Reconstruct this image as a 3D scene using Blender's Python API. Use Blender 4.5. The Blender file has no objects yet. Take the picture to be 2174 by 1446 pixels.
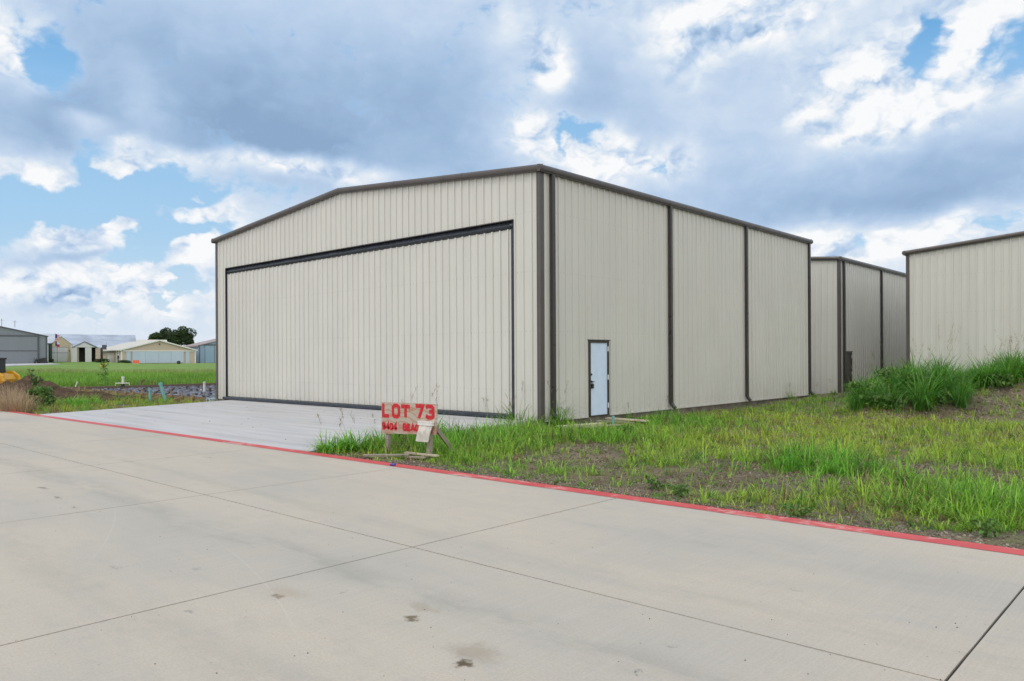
import bpy, math, random
import numpy as np
from mathutils import Vector, Matrix, noise as mnoise

random.seed(7)
rng = np.random.default_rng(11)
SC = bpy.context.scene
COL = SC.collection
R = math.radians

# ------------------------------------------------------------------ camera
FOC, HY, YAW, ROLL = 1631.2, 758.7, 0.744, -0.005       # calibrated on the 2174 x 1446 photograph
CAM = Vector((13.409, -15.718, 1.713))
RV = Vector((math.cos(YAW), math.sin(YAW), 0)); NV = Vector((-math.sin(YAW), math.cos(YAW), 0))
cd = bpy.data.cameras.new('camera'); cam = bpy.data.objects.new('camera', cd); COL.objects.link(cam)
cd.sensor_width = 36; cd.lens = FOC / 2174 * 36; cd.shift_y = (HY - 723) / 2174
cd.clip_start = 0.1; cd.clip_end = 6000
cam.matrix_world = Matrix.Translation(CAM) @ Matrix.Rotation(YAW, 4, 'Z') @ Matrix.Rotation(R(90), 4, 'X') @ Matrix.Rotation(ROLL, 4, 'Z')
SC.camera = cam

def ray(px, py):
    a = px - 1087; b = py - HY
    u = a * math.cos(ROLL) + b * math.sin(ROLL); v = -a * math.sin(ROLL) + b * math.cos(ROLL)
    return RV * (u / FOC) + NV + Vector((0, 0, -v / FOC))
def at(px, py, d): return CAM + ray(px, py) * d            # a photo point at real depth d
def onz(px, py, z):
    r = ray(px, py); return CAM + r * ((z - CAM.z) / r.z)
def dl(x, y):                                             # depth and lateral offset of a ground point
    dx, dy = x - CAM.x, y - CAM.y
    return -math.sin(YAW) * dx + math.cos(YAW) * dy, math.cos(YAW) * dx + math.sin(YAW) * dy
def cl(x, a=0., b=1.): return a if x < a else b if x > b else x
def ss(a, b, x):
    t = cl((x - a) / (b - a)); return t * t * (3 - 2 * t)

# ------------------------------------------------------------------ node helpers
class NT:
    def __init__(s, tree): s.t = tree; s.L = tree.links
    def n(s, typ, ins=None, **kw):
        nd = s.t.nodes.new(typ)
        for k, v in kw.items(): setattr(nd, k, v)
        for k, v in (ins or {}).items(): s.set(nd.inputs[k], v)
        return nd
    def set(s, sock, v):
        if isinstance(v, bpy.types.NodeSocket): s.L.new(v, sock)
        elif isinstance(v, bpy.types.Node): s.L.new(v.outputs[0], sock)
        else:
            if hasattr(sock.default_value, '__len__'):
                v = tuple(v) if hasattr(v, '__len__') else (v,) * len(sock.default_value)
                if len(sock.default_value) == 4 and len(v) == 3: v = v + (1,)
            sock.default_value = v
    def m(s, op, a, b=0., c=0., clamp=False):
        return s.n('ShaderNodeMath', {0: a, 1: b, 2: c}, operation=op, use_clamp=clamp).outputs[0]
    def v(s, op, a, b=(0, 0, 0)):
        nd = s.n('ShaderNodeVectorMath', {0: a, 1: b}, operation=op)
        return nd.outputs['Value'] if op in ('LENGTH', 'DOT_PRODUCT', 'DISTANCE') else nd.outputs[0]
    def noise(s, vec, scale, detail=4, rough=0.55, dist=0., out='Fac'):
        return s.n('ShaderNodeTexNoise', {'Vector': vec, 'Scale': scale, 'Detail': detail, 'Roughness': rough, 'Distortion': dist}).outputs[0 if out == 'Fac' else 1]
    def mr(s, x, a, b, c=0., d=1., smooth=True):
        return s.n('ShaderNodeMapRange', {0: x, 1: a, 2: b, 3: c, 4: d}, interpolation_type='SMOOTHSTEP' if smooth else 'LINEAR').outputs[0]
    def mix(s, f, a, b, bt='MIX'):
        nd = s.n('ShaderNodeMix', data_type='RGBA', blend_type=bt)
        s.set(nd.inputs[0], f); s.set(nd.inputs[6], a); s.set(nd.inputs[7], b); return nd.outputs[2]
    def ramp(s, f, stops):
        nd = s.n('ShaderNodeValToRGB', {0: f}); e = nd.color_ramp.elements
        while len(e) < len(stops): e.new(0.5)
        for k, (p_, c_) in zip(e, stops): k.position = p_; k.color = tuple(c_) + (1,)
        return nd.outputs[0]
    def pos(s): return s.n('ShaderNodeNewGeometry').outputs['Position']
    def obj(s): return s.n('ShaderNodeTexCoord').outputs['Object']

def material(name, base=(.5, .5, .5), rough=.6, metal=0., spec=.5, fn=None):
    mt = bpy.data.materials.new(name); mt.use_nodes = True
    t = NT(mt.node_tree); b = mt.node_tree.nodes['Principled BSDF']
    t.set(b.inputs['Base Color'], base); b.inputs['Roughness'].default_value = rough
    b.inputs['Metallic'].default_value = metal; b.inputs['Specular IOR Level'].default_value = spec
    if fn: fn(t, b)
    return mt
def bump(t, b, h, strength=.3, dist=.01):
    t.set(b.inputs['Normal'], t.n('ShaderNodeBump', {'Strength': strength, 'Distance': dist, 'Height': h}).outputs[0])

def simple(name, c, rough=.6, var=.18, scale=3., metal=0., spec=.5, bmp=0.):
    def fn(t, b):
        p = t.obj(); n1 = t.noise(p, scale, 6, .6)
        dark = tuple(x * (1 - var) for x in c); light = tuple(min(1, x * (1 + var)) for x in c)
        t.set(b.inputs['Base Color'], t.mix(t.mr(n1, .3, .7), dark, light))
        t.set(b.inputs['Roughness'], t.mr(t.noise(p, scale * 3, 3), .3, .7, max(.05, rough - .1), min(1, rough + .1)))
        if bmp: bump(t, b, t.noise(p, scale * 6, 5), bmp, .01)
    return material(name, c, rough, metal, spec, fn)

def panel_metal(name, c, rough=.38, streak=.03):
    def fn(t, b):
        p = t.obj()
        st = t.noise(t.v('MULTIPLY', p, (2.2, 2.2, .12)), 2.0, 4, .6)          # faint rain streaks
        blot = t.noise(p, .7, 3, .5)
        f = t.m('ADD', t.m('MULTIPLY', st, .6), t.m('MULTIPLY', blot, .4))
        col = t.mix(t.mr(f, .35, .65), tuple(x * (1 - streak) for x in c), tuple(x * (1 + streak) for x in c))
        z = t.n('ShaderNodeSeparateXYZ', {0: p}).outputs[2]                   # splashed soil along the foot of the sheets
        spl = t.m('MULTIPLY', t.mr(z, .75, .0), t.mr(t.noise(p, 9, 6, .7), .45, .75))
        col = t.mix(t.m('MULTIPLY', spl, .35), col, (.30, .24, .17))
        # fastener heads in rows on the girts
        sx = t.n('ShaderNodeSeparateXYZ', {0: p})
        along = t.m('ADD', sx.outputs[0], sx.outputs[1])
        fx = t.m('ABSOLUTE', t.m('SUBTRACT', t.m('FRACT', t.m('DIVIDE', along, .1525)), .5))
        fz = t.m('ABSOLUTE', t.m('SUBTRACT', t.m('FRACT', t.m('DIVIDE', z, 1.62)), .5))
        dot = t.m('MULTIPLY', t.m('LESS_THAN', fx, .085), t.m('LESS_THAN', fz, .010))
        col = t.mix(t.m('MULTIPLY', dot, .38), col, tuple(x * .45 for x in c))
        pid = t.m('FLOOR', t.m('DIVIDE', along, .915)); pv = t.n('ShaderNodeTexWhiteNoise', {'W': pid}, noise_dimensions='1D').outputs[0]
        col = t.mix(t.m('MULTIPLY', pv, .07), col, tuple(x * .6 for x in c))      # sheets differ a little, one to the next
        t.set(b.inputs['Base Color'], col)
        t.set(b.inputs['Roughness'], t.mr(t.noise(p, 1.4, 4), .3, .7, rough - .06, rough + .08))
        h = t.noise(t.v('MULTIPLY', p, (1.6, 1.6, .55)), 1.5, 3, .5)            # oil-canning
        bump(t, b, h, .22, .02)
    return material(name, c, rough, 0., .5, fn)

M = {}
M['cream'] = panel_metal('cream_sheet_metal', (.605, .60, .562))
M['roof'] = simple('galvanised_roof', (.45, .46, .48), .35, .08, 1.2, .6)
M['brown'] = simple('dark_bronze_trim', (.085, .074, .070), .38, .10, 2.)
M['spout'] = simple('dark_bronze_downspout', (.048, .042, .040), .36, .12, 2.)
M['rubber'] = simple('black_rubber_seal', (.018, .022, .032), .33, .35, 6., bmp=.6)
M['tube'] = simple('dark_painted_steel', (.026, .032, .045), .35, .25, 5.)
M['door'] = simple('white_door_sky_tint', (.62, .74, .92), .42, .04, 4.)  # white door; the blue of the reflected sky is mixed into its colour
M['white'] = simple('white_paint', (.72, .72, .72), .5, .08, 5.)
M['steel'] = simple('zinc_steel', (.62, .63, .64), .35, .1, 20., .5)
M['dark'] = simple('black_plastic', (.02, .02, .022), .45, .3, 8.)
M['found'] = simple('soil_stained_concrete', (.15, .13, .11), .85, .35, 3., bmp=.3)
M['greymetal'] = panel_metal('blue_grey_sheet_metal', (.19, .215, .245), .4)
M['greytrim'] = simple('slate_trim', (.07, .08, .095), .4)
M['yellowwall'] = panel_metal('pale_yellow_sheet_metal', (.54, .47, .30), .5)
M['tanwall'] = panel_metal('tan_sheet_metal', (.50, .415, .345), .5)
M['tanroof'] = simple('tan_metal_roof', (.62, .56, .46), .4, .06, .6, .1)
M['bluedoor'] = panel_metal('pale_blue_sheet_metal', (.46, .55, .68), .42)
M['bluewall'] = panel_metal('sky_blue_sheet_metal', (.25, .36, .50), .45)
M['whitewall'] = panel_metal('white_sheet_metal', (.62, .63, .66), .45)
M['longroof'] = simple('weathered_metal_roof', (.40, .44, .52), .38, .22, .25, .3)
M['paleroof'] = simple('pale_metal_roof', (.50, .52, .56), .4, .12, .4, .2)
M['rust'] = simple('rusted_metal_roof', (.33, .27, .26), .6, .35, .5, .1)
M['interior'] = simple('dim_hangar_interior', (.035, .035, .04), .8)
M['green_trim'] = simple('dark_green_paint', (.03, .07, .06), .5)
M['teal'] = simple('teal_sewer_pipe', (.16, .42, .40), .45, .12, 9.)
M['pvc'] = simple('white_pvc_pipe', (.70, .69, .64), .4, .1, 9.)
M['catyellow'] = simple('machine_yellow_paint', (.62, .32, .02), .4, .12, 4.)
M['tyre'] = simple('tyre_rubber', (.025, .024, .023), .8, .3, 9., bmp=.4)
M['glass'] = simple('dark_cab_glass', (.02, .025, .03), .08, .1, 3.)
M['orange'] = simple('orange_plastic', (.75, .13, .06), .5, .15, 6.)
M['redpaint'] = simple('red_sign_paint', (.52, .012, .022), .55, .25, 14.)
M['paper'] = simple('weathered_white_paper', (.60, .58, .53), .7, .15, 9.)
M['blue_can'] = simple('blue_printed_can', (.05, .07, .32), .35, .4, 30.)

def wood(name, c, var=.3, grey=.0):
    def fn(t, b):
        p = t.obj()
        g = t.noise(t.v('MULTIPLY', p, (1.2, 9, 9)), 3., 6, .6, 1.2)
        g2 = t.noise(t.v('MULTIPLY', p, (3, 40, 40)), 4., 3, .6)
        f = t.m('ADD', t.m('MULTIPLY', g, .65), t.m('MULTIPLY', g2, .35))
        t.set(b.inputs['Base Color'], t.mix(t.mr(f, .3, .7), tuple(x * (1 - var) for x in c), tuple(min(1, x * (1 + var)) for x in c)))
        bump(t, b, f, .25, .01)
    return material(name, c, .8, 0, .3, fn)
M['lumber'] = wood('pine_lumber', (.36, .26, .16))
M['formwood'] = wood('muddy_form_lumber', (.20, .145, .095))
M['greywood'] = wood('weathered_lumber', (.30, .26, .21))
M['palewood'] = wood('bleached_plank', (.50, .43, .33))

def ply(t, b):                                            # plywood face with swirling cathedral grain
    p = t.obj()
    w = t.v('ADD', t.v('MULTIPLY', p, (1.0, 1, 2.2)), t.v('MULTIPLY', t.noise(p, 1.6, 2, .5, 0, 'Color'), (.9, .9, .9)))
    rings = t.n('ShaderNodeTexWave', {'Vector': w, 'Scale': 1.15, 'Distortion': 4., 'Detail': 3., 'Detail Scale': .7}, wave_type='RINGS', rings_direction='Y').outputs[1]
    col = t.ramp(rings, [(0, (.40, .29, .21)), (.25, (.46, .38, .31)), (.6, (.49, .43, .37)), (1, (.45, .39, .33))])
    st = t.mr(t.noise(t.v('MULTIPLY', p, (1, 1, 4)), 2.3, 5, .6), .5, .72)
    col = t.mix(t.m('MULTIPLY', st, .75), col, (.40, .17, .09))
    zz = t.n('ShaderNodeSeparateXYZ', {0: p}).outputs[2]; band = t.mr(t.m('ABSOLUTE', t.m('SUBTRACT', zz, .565)), .12, .04)   # red overspray round the stencilled lower line
    col = t.mix(t.m('MULTIPLY', band, t.mr(t.noise(p, 5., 5, .6), .35, .65, .08, .55)), col, (.50, .10, .09))
    t.set(b.inputs['Base Color'], col)
M['plywood'] = material('weathered_plywood', (.4, .3, .25), .8, 0, .3, ply)

def road_fn(t, b):
    p = t.pos()
    x, y, z = (t.n('ShaderNodeSeparateXYZ', {0: p}).outputs[i] for i in range(3))
    big = t.noise(t.v('MULTIPLY', p, (.35, 1., 1.)), .55, 5, .6, .4)
    col = t.ramp(big, [(.28, (.40, .378, .337)), (.45, (.45, .412, .355)), (.58, (.50, .44, .365)), (.75, (.445, .415, .365))])
    grain = t.noise(p, 55, 4, .7)
    col = t.mix(t.m('MULTIPLY', t.mr(grain, .38, .64), .36), col, (.30, .285, .26))
    mid = t.noise(t.v('MULTIPLY', p, (1., 2.2, 1.)), 2.3, 7, .68)
    col = t.mix(t.m('MULTIPLY', t.mr(mid, .48, .72), .34), col, (.335, .325, .30))
    broom = t.noise(t.v('MULTIPLY', p, (30., .5, 1.)), 2.2, 3, .6)              # broom finish across the lane
    col = t.mix(t.m('MULTIPLY', t.mr(broom, .42, .7), .16), col, (.54, .51, .46))
    # scuffed wheel lanes along the road
    wob = t.m('MULTIPLY', t.m('SUBTRACT', t.noise(t.v('MULTIPLY', p, (.3, .3, .3)), .8, 2), .5), .9)
    for y0, w, k in ((-11.6, .34, .42), (-10.1, .24, .22), (-13.4, .34, .26), (-8.6, .2, .12)):
        d = t.m('ABSOLUTE', t.m('ADD', t.m('SUBTRACT', y, y0), wob))
        f = t.m('MULTIPLY', t.mr(d, w, 0.02), t.mr(t.noise(t.v('MULTIPLY', p, (.5, 1.4, 1)), 2.2, 7, .72), .36, .62))
        col = t.mix(t.m('MULTIPLY', f, k), col, (.27, .265, .235))
    # pale scratches curving over the slabs
    for sx, sy, ang, w in ((4.2, -12.4, .42, .008), (7.3, -12.3, .30, .008)):
        ca, sa = math.cos(ang), math.sin(ang)
        xx = t.m('SUBTRACT', x, sx); yy = t.m('SUBTRACT', y, sy)
        al = t.m('ADD', t.m('MULTIPLY', xx, ca), t.m('MULTIPLY', yy, -sa))
        ac = t.m('ADD', t.m('MULTIPLY', xx, sa), t.m('MULTIPLY', yy, ca))
        ac = t.m('ADD', ac, t.m('MULTIPLY', t.m('MULTIPLY', al, al), .035))
        f = t.m('MULTIPLY', t.mr(t.m('ABSOLUTE', ac), w * 1.6, w * .3), t.mr(t.m('ABSOLUTE', al), 2.2, .6))
        col = t.mix(t.m('MULTIPLY', f, .12), col, (.66, .64, .60))
    # dirt and oil spots
    ragged = t.v('MULTIPLY', t.v('SUBTRACT', t.noise(p, 9, 5, .7, 0, 'Color'), (.5, .5, .5)), (.30, .30, 0))
    pw = t.v('ADD', p, ragged)
    for px_, py_, rx, ry, k, c in ((980, 1411, .10, .09, 1., (.10, .075, .045)), (1010, 1385, .30, .22, .45, (.24, .19, .13)), (873, 1311, .11, .07, .9, (.13, .10, .06)),
                               (900, 1290, .26, .12, .35, (.26, .21, .14)), (588, 1266, .12, .07, .8, (.18, .13, .08)), (610, 1258, .35, .16, .3, (.34, .24, .15)), (400, 1298, .10, .05, .6, (.2, .19, .18)),
                               (90, 1036, .28, .06, .8, (.20, .17, .14)), (125, 1056, .22, .05, .8, (.18, .15, .12)), (160, 1077, .14, .04, .8, (.18, .15, .12)), (440, 971, .25, .05, .7, (.2, .17, .14)),
                               (1420, 1370, .05, .05, .5, (.2, .19, .17)), (730, 1257, .06, .04, .6, (.22, .22, .2)), (415, 1209, .10, .04, .6, (.24, .24, .22)), (250, 1204, .16, .03, .6, (.24, .24, .22)), (1690, 1252, .05, .04, .5, (.25, .24, .2)),
                               (1345, 1428, .03, .03, .8, (.15, .15, .14)), (1725, 1175, .07, .03, .5, (.3, .29, .27)), (1190, 1088, .03, .02, .8, (.15, .15, .14))):
        c0 = onz(px_, py_, -.2)
        d = t.v('LENGTH', t.v('MULTIPLY', t.v('SUBTRACT', pw, (c0.x, c0.y, -.2)), (1.35 / rx, 1.35 / ry, 0)))
        col = t.mix(t.m('MULTIPLY', t.mr(d, 1.25, .25), k), col, c)
    speck = t.n('ShaderNodeTexVoronoi', {'Vector': p, 'Scale': 7.}).outputs[0]
    col = t.mix(t.m('MULTIPLY', t.mr(speck, .055, .03), t.mr(t.noise(p, 1.1, 2), .48, .56)), col, (.20, .19, .17))
    t.set(b.inputs['Base Color'], col)
    bump(t, b, t.m('ADD', t.m('MULTIPLY', grain, .5), t.m('MULTIPLY', broom, .5)), .28, .006)
M['road'] = material('aged_road_concrete', (.47, .45, .41), .82, 0, .35, road_fn)

def apron_fn(t, b):
    p = t.pos()
    broom = t.noise(t.v('MULTIPLY', p, (.16, 2.4, 1.)), 1.5, 6, .62, .5)
    col = t.ramp(broom, [(.28, (.33, .325, .33)), (.42, (.42, .415, .425)), (.6, (.495, .49, .51)), (.8, (.46, .455, .47))])
    big = t.noise(p, .45, 4, .6)
    col = t.mix(t.m('MULTIPLY', t.mr(big, .45, .7), .45), col, (.50, .475, .44))
    g = t.noise(p, 60, 3, .6)
    col = t.mix(t.m('MULTIPLY', t.mr(g, .4, .65), .15), col, (.4, .4, .42))
    sp = t.n('ShaderNodeTexVoronoi', {'Vector': t.v('MULTIPLY', p, (1, 1.6, 1)), 'Scale': 1.7}).outputs[0]
    col = t.mix(t.m('MULTIPLY', t.mr(sp, .055, .035), .8), col, (.16, .15, .15))
    t.set(b.inputs['Base Color'], col); bump(t, b, t.m('ADD', broom, t.m('MULTIPLY', g, .4)), .15, .006)
M['apron'] = material('new_pale_concrete', (.58, .59, .62), .72, 0, .4, apron_fn)

def stripe_fn(t, b):
    p = t.pos()
    w = t.noise(t.v('MULTIPLY', p, (1., 1.3, 1)), 4.5, 8, .75)
    w2 = t.noise(t.v('MULTIPLY', p, (.35, 1, 1)), 1.2, 3, .6)
    wear = t.mr(t.m('ADD', w, t.m('MULTIPLY', t.m('SUBTRACT', w2, .5), .9)),   .62, .74)
    col = t.mix(t.mr(t.noise(p, 1.3, 4), .3, .7), (.50, .055, .06), (.58, .085, .085))
    col = t.mix(t.m('MULTIPLY', t.mr(t.noise(p, 30, 5, .7), .5, .75), .35), col, (.42, .10, .09))
    col = t.mix(t.m('MULTIPLY', wear, .6), col, (.62, .42, .40))
    t.set(b.inputs['Base Color'], col)
M['stripe'] = material('red_curb_paint', (.55, .07, .07), .6, 0, .4, stripe_fn)
M['filler'] = simple('joint_filler', (.045, .042, .036), .95, .4, 6.)

def ground_fn(t, b):
    p = t.pos()
    # soil: brown clay, grey patches, pale gravel flecks
    s = t.noise(p, .9, 7, .65, .3)
    soil = t.ramp(s, [(.3, (.075, .065, .056)), (.45, (.15, .122, .095)), (.58, (.23, .17, .115)), (.72, (.18, .16, .135))])
    fine = t.noise(p, 24, 6, .72)
    soil = t.mix(t.m('MULTIPLY', t.mr(fine, .45, .66), .7), soil, (.31, .26, .20))
    v = t.n('ShaderNodeTexVoronoi', {'Vector': p, 'Scale': 17.}).outputs[0]
    grav = t.m('MULTIPLY', t.mr(v, .16, .10), t.mr(t.noise(p, .8, 4, .6), .50, .60))
    c0_ = t.n('ShaderNodeTexNoise', {'Vector': p, 'Scale': 70., 'Detail': 4., 'Roughness': .7}).outputs[0]
    soil = t.mix(t.m('MULTIPLY', t.mr(c0_, .42, .62), .6), soil, (.07, .058, .045))
    soil = t.mix(grav, soil, (.46, .42, .35))
    # thatch and low green growth
    gr = t.mr(t.noise(p, 1.5, 6, .62), .44, .62)
    lot = t.mix(t.m('MULTIPLY', gr, .45), soil, t.mix(t.mr(fine, .35, .65), (.09, .14, .03), (.17, .20, .06)))
    # mown field beyond
    fl_u = t.v('DOT_PRODUCT', p, tuple(RV)); fl_v = t.v('DOT_PRODUCT', p, tuple(NV))
    fld = t.noise(t.n('ShaderNodeCombineXYZ', {0: t.m('MULTIPLY', fl_u, .02), 1: t.m('MULTIPLY', fl_v, .10), 2: 0.}).outputs[0], 1.6, 7, .68)   # mowing passes
    fcol = t.ramp(fld, [(.3, (.12, .22, .05)), (.5, (.17, .28, .065)), (.68, (.25, .30, .10))])
    fcol = t.mix(t.m('MULTIPLY', t.mr(t.noise(p, .8, 6, .7), .42, .7), .5), fcol, (.10, .17, .04))
    dep = t.v('DOT_PRODUCT', t.v('SUBTRACT', p, tuple(CAM)), tuple(NV))
    f = t.mr(t.m('ADD', dep, t.m('MULTIPLY', t.m('SUBTRACT', t.noise(p, .15, 3), .5), 14)), 54, 60)
    t.set(b.inputs['Base Color'], t.mix(f, lot, fcol))
    bump(t, b, t.m('ADD', fine, t.m('MULTIPLY', s, 2)), .7, .03)
M['ground'] = material('soil_and_field', (.15, .13, .09), .95, 0, .2, ground_fn)
def dirt_fn(t, b):
    p = t.obj(); s = t.noise(p, 3.5, 8, .7)
    t.set(b.inputs['Base Color'], t.ramp(s, [(.3, (.035, .022, .014)), (.5, (.085, .055, .035)), (.7, (.15, .10, .065))]))
    bump(t, b, t.noise(p, 9, 8, .75), 1., .05)
M['dirt'] = material('dark_dug_soil', (.08, .05, .03), .95, 0, .2, dirt_fn)

def leafmat(name, trans=.42):
    mt = bpy.data.materials.new(name); mt.use_nodes = True; t = NT(mt.node_tree); b = mt.node_tree.nodes['Principled BSDF']
    a = t.n('ShaderNodeAttribute', attribute_name='tint').outputs[0]
    col = t.mix(t.m('MULTIPLY', t.mr(t.noise(t.pos(), 14, 3), .35, .65), .35), a, t.mix(.6, a, (.02, .04, .01)))
    t.set(b.inputs['Base Color'], col); b.inputs['Roughness'].default_value = .5; b.inputs['Specular IOR Level'].default_value = .35
    tr = t.n('ShaderNodeBsdfTranslucent', {'Color': col})
    mx = t.n('ShaderNodeMixShader', {0: trans, 1: b.outputs[0], 2: tr.outputs[0]})
    t.L.new(mx.outputs[0], mt.node_tree.nodes['Material Output'].inputs[0])
    return mt
M['blade'] = leafmat('grass_blade'); M['leaf'] = leafmat('leaf', .25)
M['bark'] = simple('bark', (.10, .075, .055), .9, .35, 6., bmp=.6)
def plastic_fn(t, b):
    p = t.obj()
    n1 = t.noise(t.v('MULTIPLY', p, (1.1, 1.0, 1)), 3.2, 7, .7, .8)
    t.set(b.inputs['Base Color'], t.ramp(n1, [(.34, (.010, .013, .028)), (.45, (.05, .062, .11)), (.53, (.32, .36, .46)), (.7, (.55, .59, .68))]))  # pale blue-white tones paint the sky's sheen onto the black sheet
    t.set(b.inputs['Roughness'], .22); bump(t, b, n1, .8, .05)
M['plastic'] = material('black_vapour_sheet', (.02, .02, .03), .22, 0, .6, plastic_fn)
M['rebar'] = simple('rebar_steel', (.10, .07, .055), .6, .3, 9., .4)
def flag_fn(kind):
    def fn(t, b):
        g = t.n('ShaderNodeTexCoord').outputs['Generated']
        x, y, z = (t.n('ShaderNodeSeparateXYZ', {0: g}).outputs[i] for i in range(3))
        if kind == 'us':
            s = t.m('LESS_THAN', t.m('FRACT', t.m('MULTIPLY', z, 6.5)), .5)
            col = t.mix(s, (.75, .72, .72), (.45, .03, .05))
            can = t.m('MULTIPLY', t.m('LESS_THAN', x, .42), t.m('GREATER_THAN', z, .46))
            col = t.mix(can, col, (.03, .04, .16))
        else:
            col = t.mix(t.m('GREATER_THAN', z, .5), (.50, .03, .05), (.75, .73, .73))
            col = t.mix(t.m('LESS_THAN', x, .34), col, (.03, .04, .17))
        t.set(b.inputs['Base Color'], col)
    return fn
M['usflag'] = material('striped_flag_cloth', rough=.8, fn=flag_fn('us'))
M['txflag'] = material('tricolour_flag_cloth', rough=.8, fn=flag_fn('tx'))

# ------------------------------------------------------------------ mesh helpers
class MB:
    def __init__(s): s.V = []; s.F = []; s.I = []; s.mi = 0
    def add(s, vs, fs):
        o = len(s.V); s.V += [tuple(v) for v in vs]
        for f in fs: s.F.append(tuple(i + o for i in f)); s.I.append(s.mi)
        return s
    def box(s, x0, x1, y0, y1, z0, z1, mtx=None):
        vs = [Vector((x, y, z)) for z in (z0, z1) for y in (y0, y1) for x in (x0, x1)]
        if mtx is not None: vs = [mtx @ v for v in vs]
        return s.add(vs, [(0, 2, 3, 1), (4, 5, 7, 6), (0, 1, 5, 4), (2, 6, 7, 3), (0, 4, 6, 2), (1, 3, 7, 5)])
    def bar(s, a, b, w, h=None, up=(0, 0, 1)):
        a, b = Vector(a), Vector(b); d = (b - a); L = d.length; d.normalize()
        u = Vector(up)
        if abs(d.dot(u)) > .95: u = Vector((0, 1, 0))
        sd = d.cross(u).normalized(); u2 = sd.cross(d); m = Matrix((sd, d, u2)).transposed().to_4x4(); m.translation = a
        h = h or w
        return s.box(-w / 2, w / 2, 0, L, -h / 2, h / 2, m)
    def tube(s, pts, r, n=10, caps=True):
        pts = [Vector(p) for p in pts]; rs = r if hasattr(r, '__len__') else [r] * len(pts); rings = []
        for i, p in enumerate(pts):
            d = (pts[min(i + 1, len(pts) - 1)] - pts[max(i - 1, 0)]).normalized()
            u = Vector((0, 0, 1)) if abs(d.z) < .9 else Vector((1, 0, 0))
            a = d.cross(u).normalized(); b2 = a.cross(d)
            rings.append([p + (a * math.cos(k * 2 * math.pi / n) + b2 * math.sin(k * 2 * math.pi / n)) * rs[i] for k in range(n)])
        vs = [v for rg in rings for v in rg]; fs = []
        for i in range(len(pts) - 1):
            for k in range(n):
                fs.append((i * n + k, i * n + (k + 1) % n, (i + 1) * n + (k + 1) % n, (i + 1) * n + k))
        if caps: fs += [tuple(range(n))[::-1], tuple(range((len(pts) - 1) * n, len(pts) * n))]
        return s.add(vs, fs)
    def extrude(s, prof, path, closed=True):
        """prof: list of rings already placed -> path is list of lists of points"""
        n = len(path[0]); vs = [v for rg in path for v in rg]; fs = []
        for i in range(len(path) - 1):
            for k in range(n if closed else n - 1):
                fs.append((i * n + k, i * n + (k + 1) % n, (i + 1) * n + (k + 1) % n, (i + 1) * n + k))
        if closed: fs += [tuple(range(n))[::-1], tuple(range((len(path) - 1) * n, len(path) * n))]
        return s.add(vs, fs)
    def prism(s, poly, axis, a, b):
        """poly of 2D points extruded along 'x','y' or 'z' from a to b"""
        def P(q, t): return (t, q[0], q[1]) if axis == 'x' else (q[0], t, q[1]) if axis == 'y' else (q[0], q[1], t)
        return s.extrude(None, [[P(q, a) for q in poly], [P(q, b) for q in poly]])
    def build(s, name, mats, parent=None, smooth=False, loc=None, bevel=0.):
        me = bpy.data.meshes.new(name); me.from_pydata(s.V, [], s.F)
        mats = mats if isinstance(mats, (list, tuple)) else [mats]
        for m_ in mats: me.materials.append(m_)
        if len(mats) > 1: me.polygons.foreach_set('material_index', s.I)
        if smooth: me.polygons.foreach_set('use_smooth', [True] * len(me.polygons))
        me.update()
        o = bpy.data.objects.new(name, me); COL.objects.link(o)
        if parent is not None: o.parent = parent
        if loc is not None: o.location = loc
        if bevel:
            bv = o.modifiers.new('bevel', 'BEVEL'); bv.width = bevel; bv.segments = 2; bv.limit_method = 'ANGLE'
        return o
def tag(o, label=None, cat=None, group=None, kind=None):
    if label: o['label'] = label
    if cat: o['category'] = cat
    if group: o['group'] = group
    if kind: o['kind'] = kind
    return o
def thing(name, label, cat, loc=(0, 0, 0), rz=0., group=None):
    o = bpy.data.objects.new(name, None); COL.objects.link(o); o.empty_display_size = .3
    o.location = loc; o.rotation_euler = (0, 0, rz); return tag(o, label, cat, group)

def fast_mesh(name, V, quads, tris, tint, mt):
    """numpy mesh: V (n,3), quads (q,4), tris (t,3), tint (n,3)"""
    me = bpy.data.meshes.new(name)
    nq, ntr = len(quads), len(tris)
    me.vertices.add(len(V)); me.vertices.foreach_set('co', np.asarray(V, np.float32).ravel())
    loops = np.concatenate([np.asarray(quads, np.int32).ravel(), np.asarray(tris, np.int32).ravel()])
    me.loops.add(len(loops)); me.loops.foreach_set('vertex_index', loops)
    starts = np.concatenate([np.arange(nq) * 4, nq * 4 + np.arange(ntr) * 3]).astype(np.int32)
    me.polygons.add(nq + ntr); me.polygons.foreach_set('loop_start', starts)
    me.update(calc_edges=True); me.validate()
    a = me.attributes.new('tint', 'FLOAT_COLOR', 'POINT')
    a.data.foreach_set('color', np.concatenate([tint, np.ones((len(V), 1))], 1).astype(np.float32).ravel())
    me.materials.append(mt)
    o = bpy.data.objects.new(name, me); COL.objects.link(o); return o

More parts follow.
